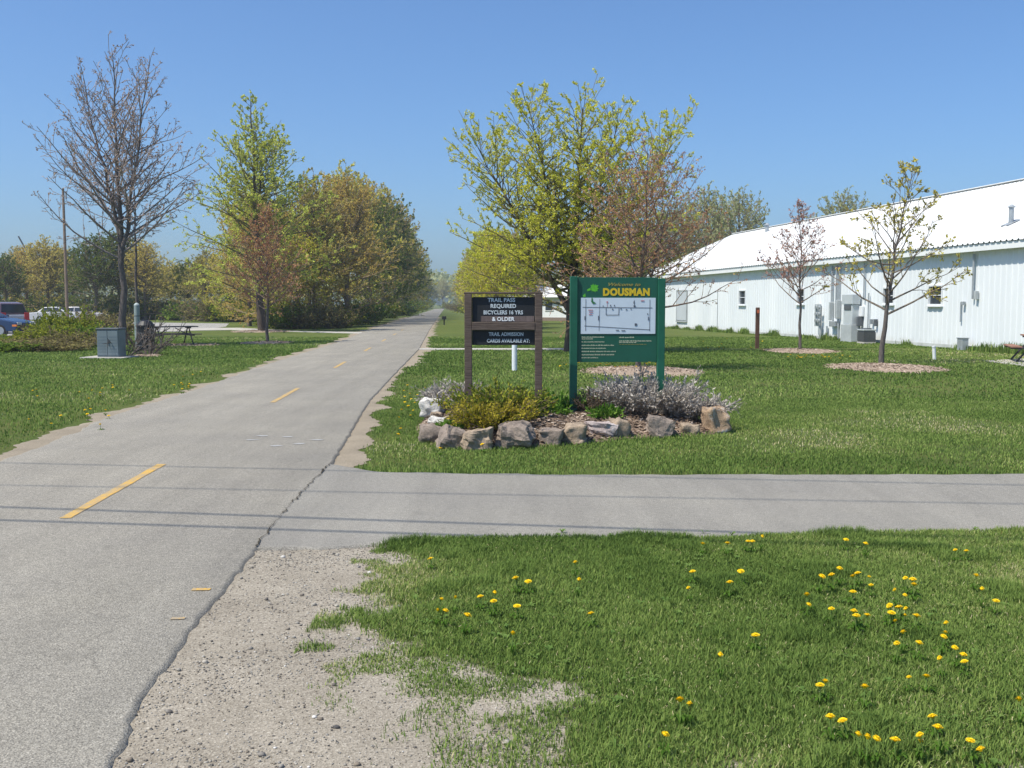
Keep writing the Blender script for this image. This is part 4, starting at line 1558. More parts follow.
p_red = mulch_ring(641, 371.5, 1.45, 1.9, "mulch ring round the reddish tree behind the green sign", 401)
p_yr = mulch_ring(885, 368.0, 1.42, 1.9, "mulch ring round the leaning young tree by the white building", 405)
p_yl = mulch_ring(800, 351.3, 1.3, 1.9, "mulch ring round the small pink budded tree", 409)
p_br = mulch_ring(268, 343.0, 1.15, 1.5, "mulch ring round the small brown tree by the trail", 413)
p_gl = mulch_ring(262, 331.5, 1.8, 2.2, "mulch ring under the tall green tree by the side path", 417)
p_pt = mulch_ring(188, 345.0, 1.5, 1.4, "bare mulch patch beneath the picnic table", 421, .03)
p_bb = mulch_ring(146, 356.0, .55, .8, "bare mulch patch round the leafless bush", 425, .04)

# ================================================================== TREES
ML_bud_red = m_leaf("red_buds", [(0, (.20, .09, .055)), (.5, (.30, .15, .085)), (.8, (.36, .22, .10)), (1, (.30, .28, .09))], .3, gain=1.6)
ML_bud_brown = m_leaf("brown_buds", [(0, (.16, .095, .06)), (.6, (.25, .16, .10)), (1, (.32, .23, .14))], .3, gain=1.7)
ML_spring = m_leaf("spring_green", [(0, (.13, .15, .024)), (.5, (.23, .25, .04)), (1, (.34, .35, .08))], .4, gain=2.6)
ML_spring2 = m_leaf("yellow_spring_green", [(0, (.14, .16, .015)), (.5, (.27, .26, .025)), (1, (.40, .37, .06))], .4, gain=2.6)
ML_young = m_leaf("young_leaves", [(0, (.15, .13, .03)), (.5, (.28, .24, .05)), (1, (.38, .34, .09))], .4, gain=1.9)
ML_pink = m_leaf("pink_buds", [(0, (.24, .13, .12)), (.6, (.36, .22, .19)), (1, (.42, .3, .22))], .3, gain=1.4)

# leafless tree at the far left: two stems
p = g(124, 346)
build_tree("bare_tree", "tall leafless tree with upswept grey branches beside the utility cabinet", "tree", p,
           gen_tree(501, 11.2, .16, 4.9, .29, [(.28, 1.4, -.3, .95), (.36, -1.35, .5, .88)], 96, (60, 32), lambda t: max(.14, 1.0 - .84 * t) * min(1, .7 + 2.2 * t), .055, (2.5, 4.4), (.40, .42), 3, 2, (2, 3), (-.1, 0), .05, .010, .15),
           M_bark_pale, ML_bud_brown, .045, droop=0)
p = g(137, 344.5)
build_tree("bare_tree", "thin leafless stem just right of the tall leafless tree", "tree", p,
           gen_tree(503, 9.2, .075, 1.3, .42, [], 30, (70, 22), lambda t: max(.25, 1.0 - .75 * t), .13, (2.3, 3.6), (.46, .42), 3, 2, (2, 3), (.1, 0), .045, .010, .18),
           M_bark_pale, ML_bud_brown, .045, droop=0)

# tall green tree, left of the trail
build_tree("green_tree", "tall pointed tree with fresh green leaves left of the trail", "tree", p_gl,
           gen_tree(505, 13.9, .25, 7.0, .13, [(.42, .5, .4, .80)], 130, (80, 42), lambda t: max(.07, 1.0 - .93 * t) * min(1, .7 + 2.0 * t), .035, (2.2, 3.6), (.38, .42), 3, 9, (2, 3), (-.4, 0), .05, .010, .12),
           M_bark_brown, ML_spring, .07, droop=.2)
build_tree("brown_tree", "small tree with brown spring buds in front of the tall green tree", "tree", p_br,
           gen_tree(507, 5.3, .075, 2.5, .26, [], 70, (66, 24), lambda t: max(.2, 1.0 - .75 * t), .08, (3.8, 6), (.5, .45), 3, 4, (2, 3), (.05, 0), .05, .006, .15),
           M_bark_young, ML_bud_red, .05, droop=0)

# big yellow green tree behind the signs
p = g(568, 352)
build_tree("green_tree", "broad tree with pale yellow green leaves behind the two signs", "tree", p,
           gen_tree(509, 8.2, .17, 4.5, .13, [(.17, -3.1, .4, .84), (.19, 3.3, -.5, .84), (.28, -1.5, -1.2, .98), (.26, 1.7, 1.2, .97)], 235, (82, 38), lambda t: max(.13, 1.0 - .72 * t) * min(1, .7 + 2.0 * t), .035, (2.7, 4.2), (.40, .42), 3, 17, (2, 3), (.45, 0), .05, .007, .12),
           M_bark_brown, ML_spring2, .036, droop=.2)
# reddish tree just behind the green sign
build_tree("reddish_tree", "spreading tree with reddish brown buds behind the green sign", "tree", g(638, 369.5),
           gen_tree(511, 5.3, .075, 2.7, .25, [(.3, .9, .2, .9), (.3, -.65, -.3, .86)], 84, (76, 36), lambda t: max(.14, 1.0 - .74 * t), .04, (3.6, 5.8), (.5, .45), 3, 3, (2, 3), (.2, 0), .05, .005, .15),
           M_bark_young, ML_bud_red, .034, droop=0)
# small pink budded tree and leaning young tree by the building
build_tree("young_tree", "small straight tree with pink buds in front of the meter boxes", "tree", p_yl,
           gen_tree(513, 4.85, .06, 1.9, .33, [], 44, (64, 26), lambda t: max(.16, 1.0 - .8 * t), .08, (3.6, 5), (.48, .45), 3, 3, (2, 3), (-.1, 0), .05, .006, .15),
           M_bark_young, ML_pink, .05, droop=0)
build_tree("young_tree", "leaning young tree with sparse yellow green leaves in front of the white wall", "tree", g(881, 363.5),
           gen_tree(519, 5.15, .08, 2.5, .25, [], 36, (70, 26), lambda t: max(.14, 1.0 - .8 * t), .08, (3.2, 4.0), (.45, .42), 3, 5, (2, 3), (.7, 0), .06, .007, .3, crook=lambda t: -.12 * math.sin(3.1 * t)),
           M_bark_grey, ML_young, .052, droop=.3)

# ---- rows of trees: four kinds, each crown and trunk built once and copied tree by tree
ML_row = m_leaf("row_foliage", [(0, (.085, .080, .02)), (.5, (.160, .143, .036)), (.85, (.22, .185, .05)), (1, (.26, .18, .075))], .45, .018, gain=3.6)
ML_row_y = m_leaf("yellow_row_foliage", [(0, (.12, .13, .014)), (.5, (.23, .22, .02)), (1, (.36, .31, .05))], .4, .015, gain=3)
ML_row_b = m_leaf("brown_row_foliage", [(0, (.11, .09, .02)), (.5, (.19, .145, .035)), (1, (.27, .19, .06))], .45, .015, gain=3.5)
ML_row_d = m_leaf("dark_row_foliage", [(0, (.03, .05, .012)), (.5, (.065, .095, .018)), (1, (.13, .15, .03))], .4, .015, gain=2.3)
ML_row_g = m_leaf("grey_green_foliage", [(0, (.11, .12, .05)), (.5, (.17, .18, .08)), (1, (.24, .24, .12))], .45, .01, gain=2.8)


def proto_tree(name, seed, mat, leafmat, H, Rr, clear, n_lat, leaf, per, forks=((.3, .8, .4, .9), (.34, -.9, -.5, .86)), dens=(2.4, 3.6), prof=None):
    prof = prof or (lambda t: max(.3, math.sin(math.pi * min(1, .3 + .66 * t)) ** .7))
    return build_tree(name, "x", "tree", (0, 0, 0), gen_tree(seed, H, .2, Rr, clear, forks, n_lat, (82, 24), prof, .06, dens, (.46, .42), 3, per, (2, 3), (.1, 0), .06, .012, .15), mat, leafmat, leaf, droop=.2)


PT = {
    'olive': proto_tree("leafy_tree", 601, M_bark_row, ML_row, 9.2, 3.8, .06, 120, .065, 12),
    'yellow': proto_tree("leafy_tree", 603, M_bark_row, ML_row_y, 9.2, 3.7, .05, 120, .065, 12),
    'brown': proto_tree("leafy_tree", 605, M_bark_row, ML_row_b, 9.2, 3.8, .06, 120, .06, 10),
    'dark': proto_tree("leafy_tree", 607, M_bark_row, ML_row_d, 9.2, 3.6, .05, 110, .075, 13),
    'thin': proto_tree("thin_tree", 609, M_bark_row, ML_row_g, 9.2, 3.6, .18, 100, .08, 5),
}
used = set()
ORD = ["first", "second", "third", "fourth", "fifth", "sixth", "seventh", "eighth", "ninth", "tenth", "eleventh", "twelfth", "thirteenth", "fourteenth", "fifteenth", "sixteenth", "seventeenth", "eighteenth", "nineteenth", "twentieth", "twenty-first", "twenty-second", "twenty-third", "twenty-fourth", "twenty-fifth", "twenty-sixth"]


def put_tree(kind, x, y, H, label, group, wide=1.0):
    o = copy_tree(PT[kind]) if kind in used else PT[kind]
    used.add(kind)
    s = H / 10
    o.location = (x, y, 0)
    o.rotation_euler = (0, 0, rnd.uniform(0, 6.28))
    o.scale = (s * wide, s * wide, s)
    o['label'] = label
    o['group'] = group
    return o


# left of the trail
kinds = {'olive': "olive green tree", 'yellow': "yellow green tree", 'brown': "brownish tree", 'dark': "dark green tree", 'thin': "thin grey green tree"}
LR = [('brown', -15.0, 66, 8.6), ('olive', -13.0, 73, 10.4), ('brown', -18.5, 76, 9.5), ('brown', -12.6, 81, 10.6), ('olive', -14.0, 90, 12.0), ('dark', -13.2, 99, 10.6), ('olive', -14.8, 107, 13.0), ('dark', -14.4, 118, 12.6), ('olive', -15.6, 131, 13.5), ('dark', -16.0, 146, 13.0), ('yellow', -17.0, 164, 13.5), ('dark', -18.2, 185, 13), ('olive', -20.0, 212, 13), ('dark', -22.5, 245, 13), ('olive', -25.5, 285, 13), ('dark', -29, 330, 13)]
for i, (kd, x, y, H) in enumerate(LR):
    put_tree(kd, x - (1.4 if i < 3 else .7 + max(0, y - 110) * .008), y, H * (1.15 if y > 78 else 1.05), "%s in the row left of the trail, %s from the near end" % (kinds[kd], ORD[i]), "trees in the row left of the trail")
RRW = [('yellow', -1.6, 58, 6.0), ('yellow', -3.6, 66, 6.6), ('brown', -.4, 70, 6.6), ('yellow', -3.9, 78, 7.6), ('olive', .2, 84, 8.0), ('yellow', -4.0, 92, 8.6), ('yellow', -4.6, 106, 9.2), ('brown', 0.8, 104, 8.6), ('yellow', -5.2, 122, 9.6), ('olive', -6.0, 141, 10.4), ('yellow', -7.2, 164, 11), ('brown', -9.0, 192, 11.5), ('yellow', -11.2, 226, 12), ('olive', -14.0, 268, 12), ('dark', -17.6, 318, 12)]
for i, (kd, x, y, H) in enumerate(RRW):
    put_tree(kd, max(x, trail_r(y) + 1.6 + .40 * H), y, H, "%s in the row right of the trail, %s from the near end" % (kinds[kd], ORD[i]), "trees in the row right of the trail", 1.0)
# at the end of the trail
for i, (x, kd) in enumerate([(-34, 'thin'), (-27, 'dark'), (-20.5, 'thin')]):
    put_tree(kd, x - 9, 430, 13, "%s closing the far end of the trail, %s from the left" % (kinds[kd], ORD[i]), "trees at the far end of the trail", 1.3)
# behind the white building
for i, (px, y, H, kd) in enumerate([(705, 100, 13.2, 'thin'), (738, 112, 14.2, 'thin'), (672, 96, 11.5, 'thin'), (842, 122, 15.2, 'thin'), (770, 150, 12.5, 'thin'), (640, 88, 9, 'olive'), (606, 92, 8.6, 'brown')]):
    put_tree(kd, (px - 512) / 1000 * y, y, H, "%s behind the white building, %s of those" % (kinds[kd], ORD[i]), "trees behind the white building", 1.0)
# wood behind the car park
LW = [(-140, 108, 8.6, 'olive'), (-105, 114, 8.0, 'dark'), (-82, 106, 8.4, 'brown'), (-30, 112, 8.2, 'olive'), (8, 108, 7.0, 'dark'), (28, 118, 8.6, 'brown'), (50, 112, 9.0, 'olive'), (74, 120, 8.4, 'dark'), (97, 104, 8.8, 'dark'), (122, 108, 9.6, 'dark'), (146, 106, 8.4, 'brown'), (150, 128, 7.6, 'dark'), (172, 118, 6.8, 'olive'), (190, 110, 6.6, 'dark'), (208, 102, 7.2, 'olive'), (232, 96, 7.5, 'yellow'), (250, 88, 7.6, 'olive'), (285, 84, 9.4, 'yellow'), (310, 80, 9.6, 'olive'), (20, 140, 9.5, 'thin'), (-10, 126, 8, 'dark'), (60, 136, 9.2, 'dark'), (-60, 118, 8.5, 'brown'), (268, 76, 6.5, 'brown'), (300, 70, 6.6, 'yellow')]
for i, (px, y, H, kd) in enumerate(sorted(LW)):
    put_tree(kd, (px - 512) / 1000 * y, y, H, "%s in the wood behind the car park, %s from the left" % (kinds[kd], ORD[i]), "trees in the wood behind the car park", 1.25)

# far-off wood that reads as one mass
rs = np.random.RandomState(71)
n = 26000
ang_ = rs.uniform(-.62, .62, n)
dist = rs.uniform(440, 520, n)
hx, hy = np.sin(ang_) * dist, np.cos(ang_) * dist
hh = (11 + 5 * fbm(ang_ * 40, ang_ * 0, 73) + 3 * fbm(ang_ * 150, ang_ * 0, 75))
hz = hh * np.sqrt(rs.rand(n))
lv, lf = leaves_mesh(rs, np.stack([hx, hy, hz], -1), 1.5, 0, 1.3)
stuff(np_mesh("distant_wood", lv, [lf], ML_row_g, face_attr={'rnd': rs.rand(n)}), "far wood on the horizon beyond the fields", "woodland")

# ------------------------------------------------------------------ scrub
ML_scrub_y = m_leaf("yellow_scrub", [(0, (.09, .12, .012)), (.6, (.19, .22, .02)), (1, (.30, .31, .04))], .4, gain=1.4)
ML_scrub_b = m_leaf("brown_scrub", [(0, (.10, .085, .035)), (.6, (.19, .165, .065)), (1, (.27, .25, .09))], .3, gain=1.4)
ML_scrub_g = m_leaf("green_scrub", [(0, (.05, .09, .012)), (.6, (.10, .16, .02)), (1, (.17, .22, .04))], .35, gain=1.5)
SH = {'y': build_shrub("scrub_bush", "x", (0, 0, 0), gen_shrub(701, 80, .9, 1.3, .8, 26, .5, True, .006, .15, .2), M_twig, ML_scrub_y, .075, cat="shrub"),
      'b': build_shrub("scrub_bush", "x", (0, 0, 0), gen_shrub(703, 90, .9, 1.3, .8, 18, .5, True, .008, .1, .22), M_twig, ML_scrub_b, .065, cat="shrub"),
      'g': build_shrub("scrub_bush", "x", (0, 0, 0), gen_shrub(705, 80, .9, 1.3, .8, 26, .5, True, .006, .1, .2), M_twig, ML_scrub_g, .08, cat="shrub")}
used_s = set()


def put_shrub(kd, px, py, w, h, label, group):
    o = copy_tree(SH[kd]) if kd in used_s else SH[kd]
    used_s.add(kd)
    o.location = g(px, py)
    o.rotation_euler = (0, 0, rnd.uniform(0, 6.28))
    o.scale = (w / .9, w / .9, h / 1.3)
    o['label'] = label
    o['group'] = group


nm = {'y': "yellow green bush", 'b': "brown twiggy bush", 'g': "green bush"}
FS = [('b', -6, 349, .9, .4), ('b', 8, 347.5, 1.0, .35), ('g', 18, 345, .8, .3), ('b', 24, 350, .9, .4), ('y', 38, 345, .7, .7), ('b', 44, 341, .8, .8), ('y', 54, 346, .8, .9), ('y', 50, 339, .45, 1.6), ('y', 68, 343, .8, 1.45), ('y', 82, 342, .8, 1.0), ('b', 76, 347, .9, .7), ('g', 92, 344, .9, .9), ('b', 99, 336, 1.2, 1.3), ('b', 112, 335, 1.1, 1.2), ('b', 56, 351, .9, .45), ('g', 3, 352, .8, .4), ('b', 88, 334, 1.2, 1.4), ('g', -16, 345, 1.0, .4)]
for i, (kd, px, py, w, h) in enumerate(sorted(FS, key=lambda s: s[1])):
    put_shrub(kd, px, py, w, h, "%s in the scrub before the car park, %s from the left" % (nm[kd], ORD[i]), "bushes in the scrub before the car park")
BS = [('b', 104, 318, 2.2, 3.0), ('g', 124, 320, 1.9, 2.4), ('g', 142, 320, 1.9, 2.7), ('g', 160, 319.5, 2.1, 2.2), ('b', 178, 320, 2.0, 2.2), ('g', 192, 320.5, 2.0, 2.1), ('b', 205, 321, 1.9, 2.3), ('b', 216, 321.5, 1.7, 2.8), ('g', 230, 321.5, 1.9, 2.2), ('y', 238, 322, 1.8, 2.8), ('g', 60, 318, 2.2, 2.7), ('g', 84, 318, 2.2, 2.7), ('g', 36, 318, 2.3, 3.3), ('g', 14, 318, 2.3, 3.3), ('g', 0, 319, 2.0, 2.4)]
for i, (kd, px, py, w, h) in enumerate(sorted(BS, key=lambda s: s[1])):
    put_shrub(kd, px, py, w, h, "%s along the far side of the car park, %s from the left" % (nm[kd], ORD[i]), "bushes on the far side of the car park")
TS = [('g', 292, 329, 1.1, 1.8), ('y', 284, 328, 1.4, 2.2), ('b', 306, 329, 1.1, 1.6), ('b', 318, 328.5, 1.1, 2.2), ('b', 330, 328, 1.0, 1.6), ('y', 338, 327.5, 1.0, 1.4), ('b', 346, 326, 1.1, 1.8), ('g', 354, 324.5, 1.2, 2.0), ('g', 364, 322.5, 1.3, 2.0), ('g', 374, 320.5, 1.5, 2.2), ('y', 385, 318.2, 1.5, 2.2), ('g', 396, 316, 1.8, 2.5), ('g', 405, 314, 2.0, 2.8), ('g', 413, 312, 2.2, 3.0), ('y', 421, 310.2, 2.4, 3.4), ('g', 428, 308.8, 2.8, 4)]
for i, (kd, px, py, w, h) in enumerate(TS):
    put_shrub(kd, px - 2, py, w, h, "%s under the trees left of the trail, %s from the near end" % (nm[kd], ORD[i]), "bushes under the trees left of the trail")
RS = [('b', 482, 316, 1.6, 1.8), ('y', 470, 314, 1.7, 2.0), ('b', 462, 312.2, 1.8, 2.2), ('b', 497, 317, 1.6, 1.6), ('y', 515, 318, 1.6, 1.8), ('b', 455, 310.4, 2.2, 2.6), ('y', 450, 308.8, 2.6, 3)]
for i, (kd, px, py, w, h) in enumerate(RS):
    put_shrub(kd, px, py, w, h, "%s under the trees right of the trail, %s in its row" % (nm[kd], ORD[i]), "bushes under the trees right of the trail")
# leafless bush beside the bin
build_shrub("bare_bush", "leafless dark bush in front of the black litter bin", g(148, 355), gen_shrub(711, 26, .75, 1.35, .75, 2, .3, True, .010, .3, .12), M_bark_grey, ML_bud_brown, .03, cat="shrub")
build_shrub("bare_bush", "thin leafless bush leaning over the utility cabinet", g(124, 357), gen_shrub(713, 14, .7, 1.2, .75, 2, .3, True, .009, .3, .12), M_bark_grey, ML_bud_brown, .03, cat="shrub")

# ================================================================== WHITE BUILDING
M_wall = m_steel_wall()
M_roof = m_plain("white_roof_steel", (.70, .71, .70), .42, 0, .05, .6)
M_fascia = m_plain("white_fascia", (.78, .80, .80), .5, 0, .05, 1.0)
M_frame = m_plain("white_window_frame", (.72, .74, .76), .5, 0, .05)
M_pane = m_glass("dark_glass", (.035, .045, .06))
M_galv = m_plain("galvanised_steel", (.36, .39, .41), .45, .3, .15, 4)
M_grey_box = m_plain("grey_enamel", (.40, .43, .44), .5, 0, .12, 3)
M_dark_box = m_plain("dark_grey_enamel", (.10, .11, .12), .55, 0, .15, 3)
M_door = m_plain("pale_grey_door", (.52, .56, .60), .5, 0, .05, 1)

u2 = Vector((.156, -.988)).normalized()
C0 = at(645, 305, 75.0)
bld = thing("white_building", "long low white metal building with a white ribbed roof", "building", (C0.x, C0.y, 0), math.atan2(u2.y, u2.x))
BL, WH = 50.0, 3.70


def bx(px, py=310):
    r = ray(px, py)
    kk = r.x / r.y
    return (kk * C0.y - C0.x) / (u2.x - kk * u2.y)


def bxo(px, y, py=310):
    r = ray(px, py)
    kk = r.x / r.y
    ox, oy = C0.x - u2.y * y, C0.y + u2.x * y
    return (kk * oy - ox) / (u2.x - kk * u2.y)


def bz(px, py):
    s = bx(px, py)
    d = C0.y + u2.y * s
    r = ray(px, py)
    return CAM_H + d * r.z / r.y


RIB = .30
# openings: (kind, s0, s1, z0, z1)
OPEN = []
for (px0, px1, py0, py1) in [(739.5, 745.5, 291, 304), (797, 802.5, 290, 303), (883.5, 893.5, 288.5, 303), (927.5, 940, 286.5, 304)]:
    s0, s1 = bx(px0), bx(px1)
    c = (s0 + s1) / 2
    w = min(max(s1 - s0, .75), 1.1)
    c = round((c - w / 2) / RIB) * RIB + w / 2
    z0, z1 = bz((px0 + px1) / 2, py1), bz((px0 + px1) / 2, py0)
    OPEN.append((c - w / 2, c + w / 2, z0, z1))


def rib_wall(length, height, holes, flip=1):
    """ribbed sheet in the local xz plane, ribs standing out to -y"""
    prof = [(0, 0), (.20, 0), (.225, -.018), (.275, -.018)]
    xs_ = []
    nrib = int(length / RIB)
    for i in range(nrib):
        for (a, c) in prof:
            xs_.append((i * RIB + a, c))
    xs_.append((nrib * RIB, 0))
    b = MB()
    for (xa, ya), (xb, yb) in zip(xs_[:-1], xs_[1:]):
        xm = (xa + xb) / 2
        segs = [(0.0, height)]
        for (s0, s1, z0, z1) in holes:
            if s0 - .02 < xm < s1 + .02:
                segs = [(0.0, z0), (z1, height)]
        for (za, zb) in segs:
            b.add([(xa, ya, za), (xb, yb, za), (xb, yb, zb), (xa, ya, zb)], [(0, 1, 2, 3)])
    return b


rib_wall(BL, WH, OPEN).build("wall", M_wall, bld)["label"] = "long ribbed wall facing the lawn"
DEPTH = 14.2
RZ, EZ, OV = 6.95, 3.86, .34
b = MB()
b.add([(0, 0, 0), (0, DEPTH, 0), (0, DEPTH, WH), (0, DEPTH / 2, RZ - .12), (0, 0, WH)], [(0, 1, 2, 3, 4)])
b.add([(BL, 0, 0), (BL, DEPTH, 0), (BL, DEPTH, WH), (BL, DEPTH / 2, RZ - .12), (BL, 0, WH)], [(0, 1, 2, 3, 4)])
b.add([(0, DEPTH, 0), (BL, DEPTH, 0), (BL, DEPTH, WH), (0, DEPTH, WH)], [(0, 1, 2, 3)])
b.build("end_wall", M_wall, bld)
# roof: ribbed sheets with a scalloped eave
slope = (RZ - EZ) / (DEPTH / 2)


def roof_side(sgn, name):
    prof = [(0, 0), (.18, 0), (.21, .045), (.27, .045)]
    xs_ = []
    n_ = int((BL + 1.0) / RIB)
    for i in range(n_):
        for a, c in prof: xs_.append((-.45 + i * RIB + a, c))
    b = MB()
    y_e, z_e = -OV, EZ - slope * OV
    y_r, z_r = DEPTH / 2, RZ
    if sgn < 0: y_e, y_r = DEPTH + OV, DEPTH / 2
    for (xa, ca), (xb, cb) in zip(xs_[:-1], xs_[1:]):
        for th in (0, -.012):
            b.add([(xa, y_e, z_e + ca + th), (xb, y_e, z_e + cb + th), (xb, y_r, z_r + cb + th), (xa, y_r, z_r + ca + th)], [(0, 1, 2, 3)])
        b.add([(xa, y_e, z_e + ca - .012), (xb, y_e, z_e + cb - .012), (xb, y_e, z_e + cb), (xa, y_e, z_e + ca)], [(0, 1, 2, 3)])
    return b.build(name, M_roof, bld)


rf = roof_side(1, "roof")
roof_side(-1, "roof")
MB().prism([(0, 0), (1, 0), (1, 1), (0, 1)], 0, 1, Matrix.Translation((-.45, DEPTH / 2 - .22, RZ + .03)) @ Matrix.Diagonal((BL + 1, .44, .035, 1))).build("ridge_cap", M_roof, rf)
# fascia and soffit
MB().box(-.4, -OV + .05, EZ - slope * OV - .26, BL + .4, -OV + .085, EZ - slope * OV - .02).build("fascia", M_fascia, bld)
MB().box(-.4, -OV + .09, EZ - slope * OV - .20, BL + .4, .02, EZ - slope * OV - .17).build("soffit", M_fascia, bld)
# rake trims at the far gable
b = MB()
b.bar((-.46, -OV, EZ - slope * OV - .08), (-.46, DEPTH / 2, RZ - .06), .03, .2)
b.bar((-.46, DEPTH + OV, EZ - slope * OV - .08), (-.46, DEPTH / 2, RZ - .06), .03, .2)
b.build("rake_trim", M_fascia, bld)
# base flashing
MB().box(0, -.05, -.05, BL, -.034, .16).build("base_trim", m_plain("pale_base", (.5, .52, .5), .7, 0, .2, 2), bld)
for i, (s0, s1, z0, z1) in enumerate(OPEN):
    fw = .06
    b = MB()
    b.box(s0 - fw, -.05, z0, s0, .06, z1).box(s1, -.05, z0, s1 + fw, .06, z1)
    b.box(s0 - fw, -.05, z1, s1 + fw, .06, z1 + fw).box(s0 - fw, -.05, z0 - fw, s1 + fw, .06, z0)
    b.box(s0, .0, (z0 + z1) / 2 - .015, s1, .03, (z0 + z1) / 2 + .015)
    w = b.build("window", M_frame, bld)
    MB().box(s0, .034, z0, s1, .05, z1).build("pane", M_pane, w)
    MB().box(s0 - fw - .03, -.11, z0 - fw - .05, s1 + fw + .03, .03, z0 - fw - .003).build("sill", M_frame, w, .004)
# grey door at the far end
s0, s1 = bx(677.5), bx(687)
z0, z1 = bz(682, 320), bz(682, 291.5)
dr = MB().box(s0, -.06, z0, s1, -.032, z1).build("door", M_door, bld)
MB().box(s0 - .1, -.075, z0 - .05, s0, -.032, z1 + .1).box(s1, -.075, z0 - .05, s1 + .1, -.032, z1 + .1).box(s0, -.075, z1, s1, -.032, z1 + .1).box(s0 - .1, -.10, z0 - .14, s1 + .1, -.032, z0 - .052).build("door_frame", M_grey_box, dr)
s = bx(718)
MB().box(s - .03, -.05, .3, s + .03, -.032, bz(718, 290)).build("drain_pipe", M_grey_box, bld)
# services on the wall


def wall_box(px0, px1, py0, py1, dep, mat, name, bev=.02):
    s0 = bxo(px0, -.035 - dep)
    s1 = max(bxo(px1, -.035), s0 + .12)
    s1 = max(s1 - dep * 1.0, s0 + .12)
    pm = (px0 + px1) / 2
    return MB().box(s0, -.035 - dep, bz(pm, py1), s1, -.035, bz(pm, py0)).build(name, mat, bld, bev)


mb = wall_box(814.5, 823.5, 304, 326, .22, M_grey_box, "meter_cabinet")
s0 = bxo(815, -.255)
s1 = s0 + .62
for r_ in range(3):
    zc = bz(818, 307.5 + r_ * 6.5)
    for q in (.3, .7):
        sc_ = s0 + (s1 - s0) * q
        MB().tube([(sc_, -.255, zc), (sc_, -.33, zc)], .09, 12).build("meter", M_galv, mb)
MB().tube([((s0 + s1) / 2, -.12, bz(818, 326)), ((s0 + s1) / 2, -.12, -.05)], .07, 8).build("conduit", M_grey_box, mb)
wall_box(828.5, 834.0, 302, 320, .2, M_grey_box, "junction_box")
wall_box(835.5, 840.5, 300, 319, .2, M_grey_box, "junction_box")
wall_box(829.0, 841.5, 321, 326.5, .2, M_galv, "junction_box")
for px, pt, pb in ((833.5, 263, 318), (838.0, 259, 318), (840.7, 258, 342), (829.4, 326, 346), (865.5, 262, 300), (870.5, 293, 328)):
    s_ = bx(px)
    MB().tube([(s_, -.10, bz(px, pb)), (s_, -.10, min(bz(px, pt), 3.38))], .045 if px < 860 else .03, 8).build("conduit", M_galv, bld)
wall_box(858, 865.5, 306, 316.5, .1, M_frame, "vent_panel")
wall_box(856.5, 865, 316.5, 326, .25, M_dark_box, "gas_meter")
wall_box(869.5, 872.5, 319, 324, .15, M_galv, "junction_box", .01)
wall_box(874, 876.5, 319, 326, .12, M_dark_box, "junction_box", .01)
s_ = bx(974.5)
MB().tube([(s_, -.09, bz(974.5, 299)), (s_, -.09, 3.38)], .04, 8).build("conduit", M_galv, bld)
wall_box(973, 976.5, 291, 299.5, .12, M_grey_box, "junction_box", .01)
s_ = bx(962.5)
MB().tube([(s_, -.07, bz(962.5, 322)), (s_, -.07, bz(962.5, 302))], .025, 8).build("pipe", M_galv, bld)
wall_box(960.5, 965, 301.5, 305, .12, M_galv, "spigot", .01)
# roof vents


def roof_pt(px, py):
    r = ray(px, py)
    o = bld.matrix_world
    # intersect with the lawn-side roof plane
    best = None
    for yl in np.arange(-.4, DEPTH / 2, .02):
        zl = EZ + slope * yl
        kk = r.x / r.y
        # world: X = C0.x + u.x s - u.y*yl..., normal n = (-u.y, u.x)
        nx, ny = -u2.y, u2.x
        s = (kk * (C0.y + ny * yl) - (C0.x + nx * yl)) / (u2.x - kk * u2.y)
        d = C0.y + u2.y * s + ny * yl
        zr = CAM_H + d * r.z / r.y
        e = abs(zr - zl)
        if best is None or e < best[0]: best = (e, s, yl, zl)
    return best[1:]


s, yl, zl = roof_pt(1011, 224)
v = MB().tube([(s, yl, zl - .1), (s, yl, zl + .58)], .085, 14).build("vent_pipe", M_galv, rf, smooth=False)
MB().tube([(s, yl, zl + .58), (s, yl, zl + .60), (s, yl, zl + .68)], [.13, .13, .03], 14).build("cap", M_galv, v)
MB().add([(s - .22, yl - .25, zl - slope * .25 + .06), (s + .22, yl - .25, zl - slope * .25 + .06), (s + .22, yl + .25, zl + slope * .25 + .06), (s - .22, yl + .25, zl + slope * .25 + .06)], [(0, 1, 2, 3)]).build("flashing", M_galv, v)
s, yl, zl = roof_pt(767, 232)
v = MB().tube([(s, yl, zl - .1), (s, yl, zl + .45)], .12, 12).build("vent_pipe", M_galv, rf)
MB().tube([(s, yl, zl + .45), (s, yl, zl + .48), (s, yl, zl + .6)], [.2, .2, .05], 12).build("cap", M_galv, v)

# air handler stack and condenser on the ground by the wall


def bw(s, y, z=0):
    nx, ny = -u2.y, u2.x
    return Vector((C0.x + u2.x * s + nx * y, C0.y + u2.y * s + ny * y, z))


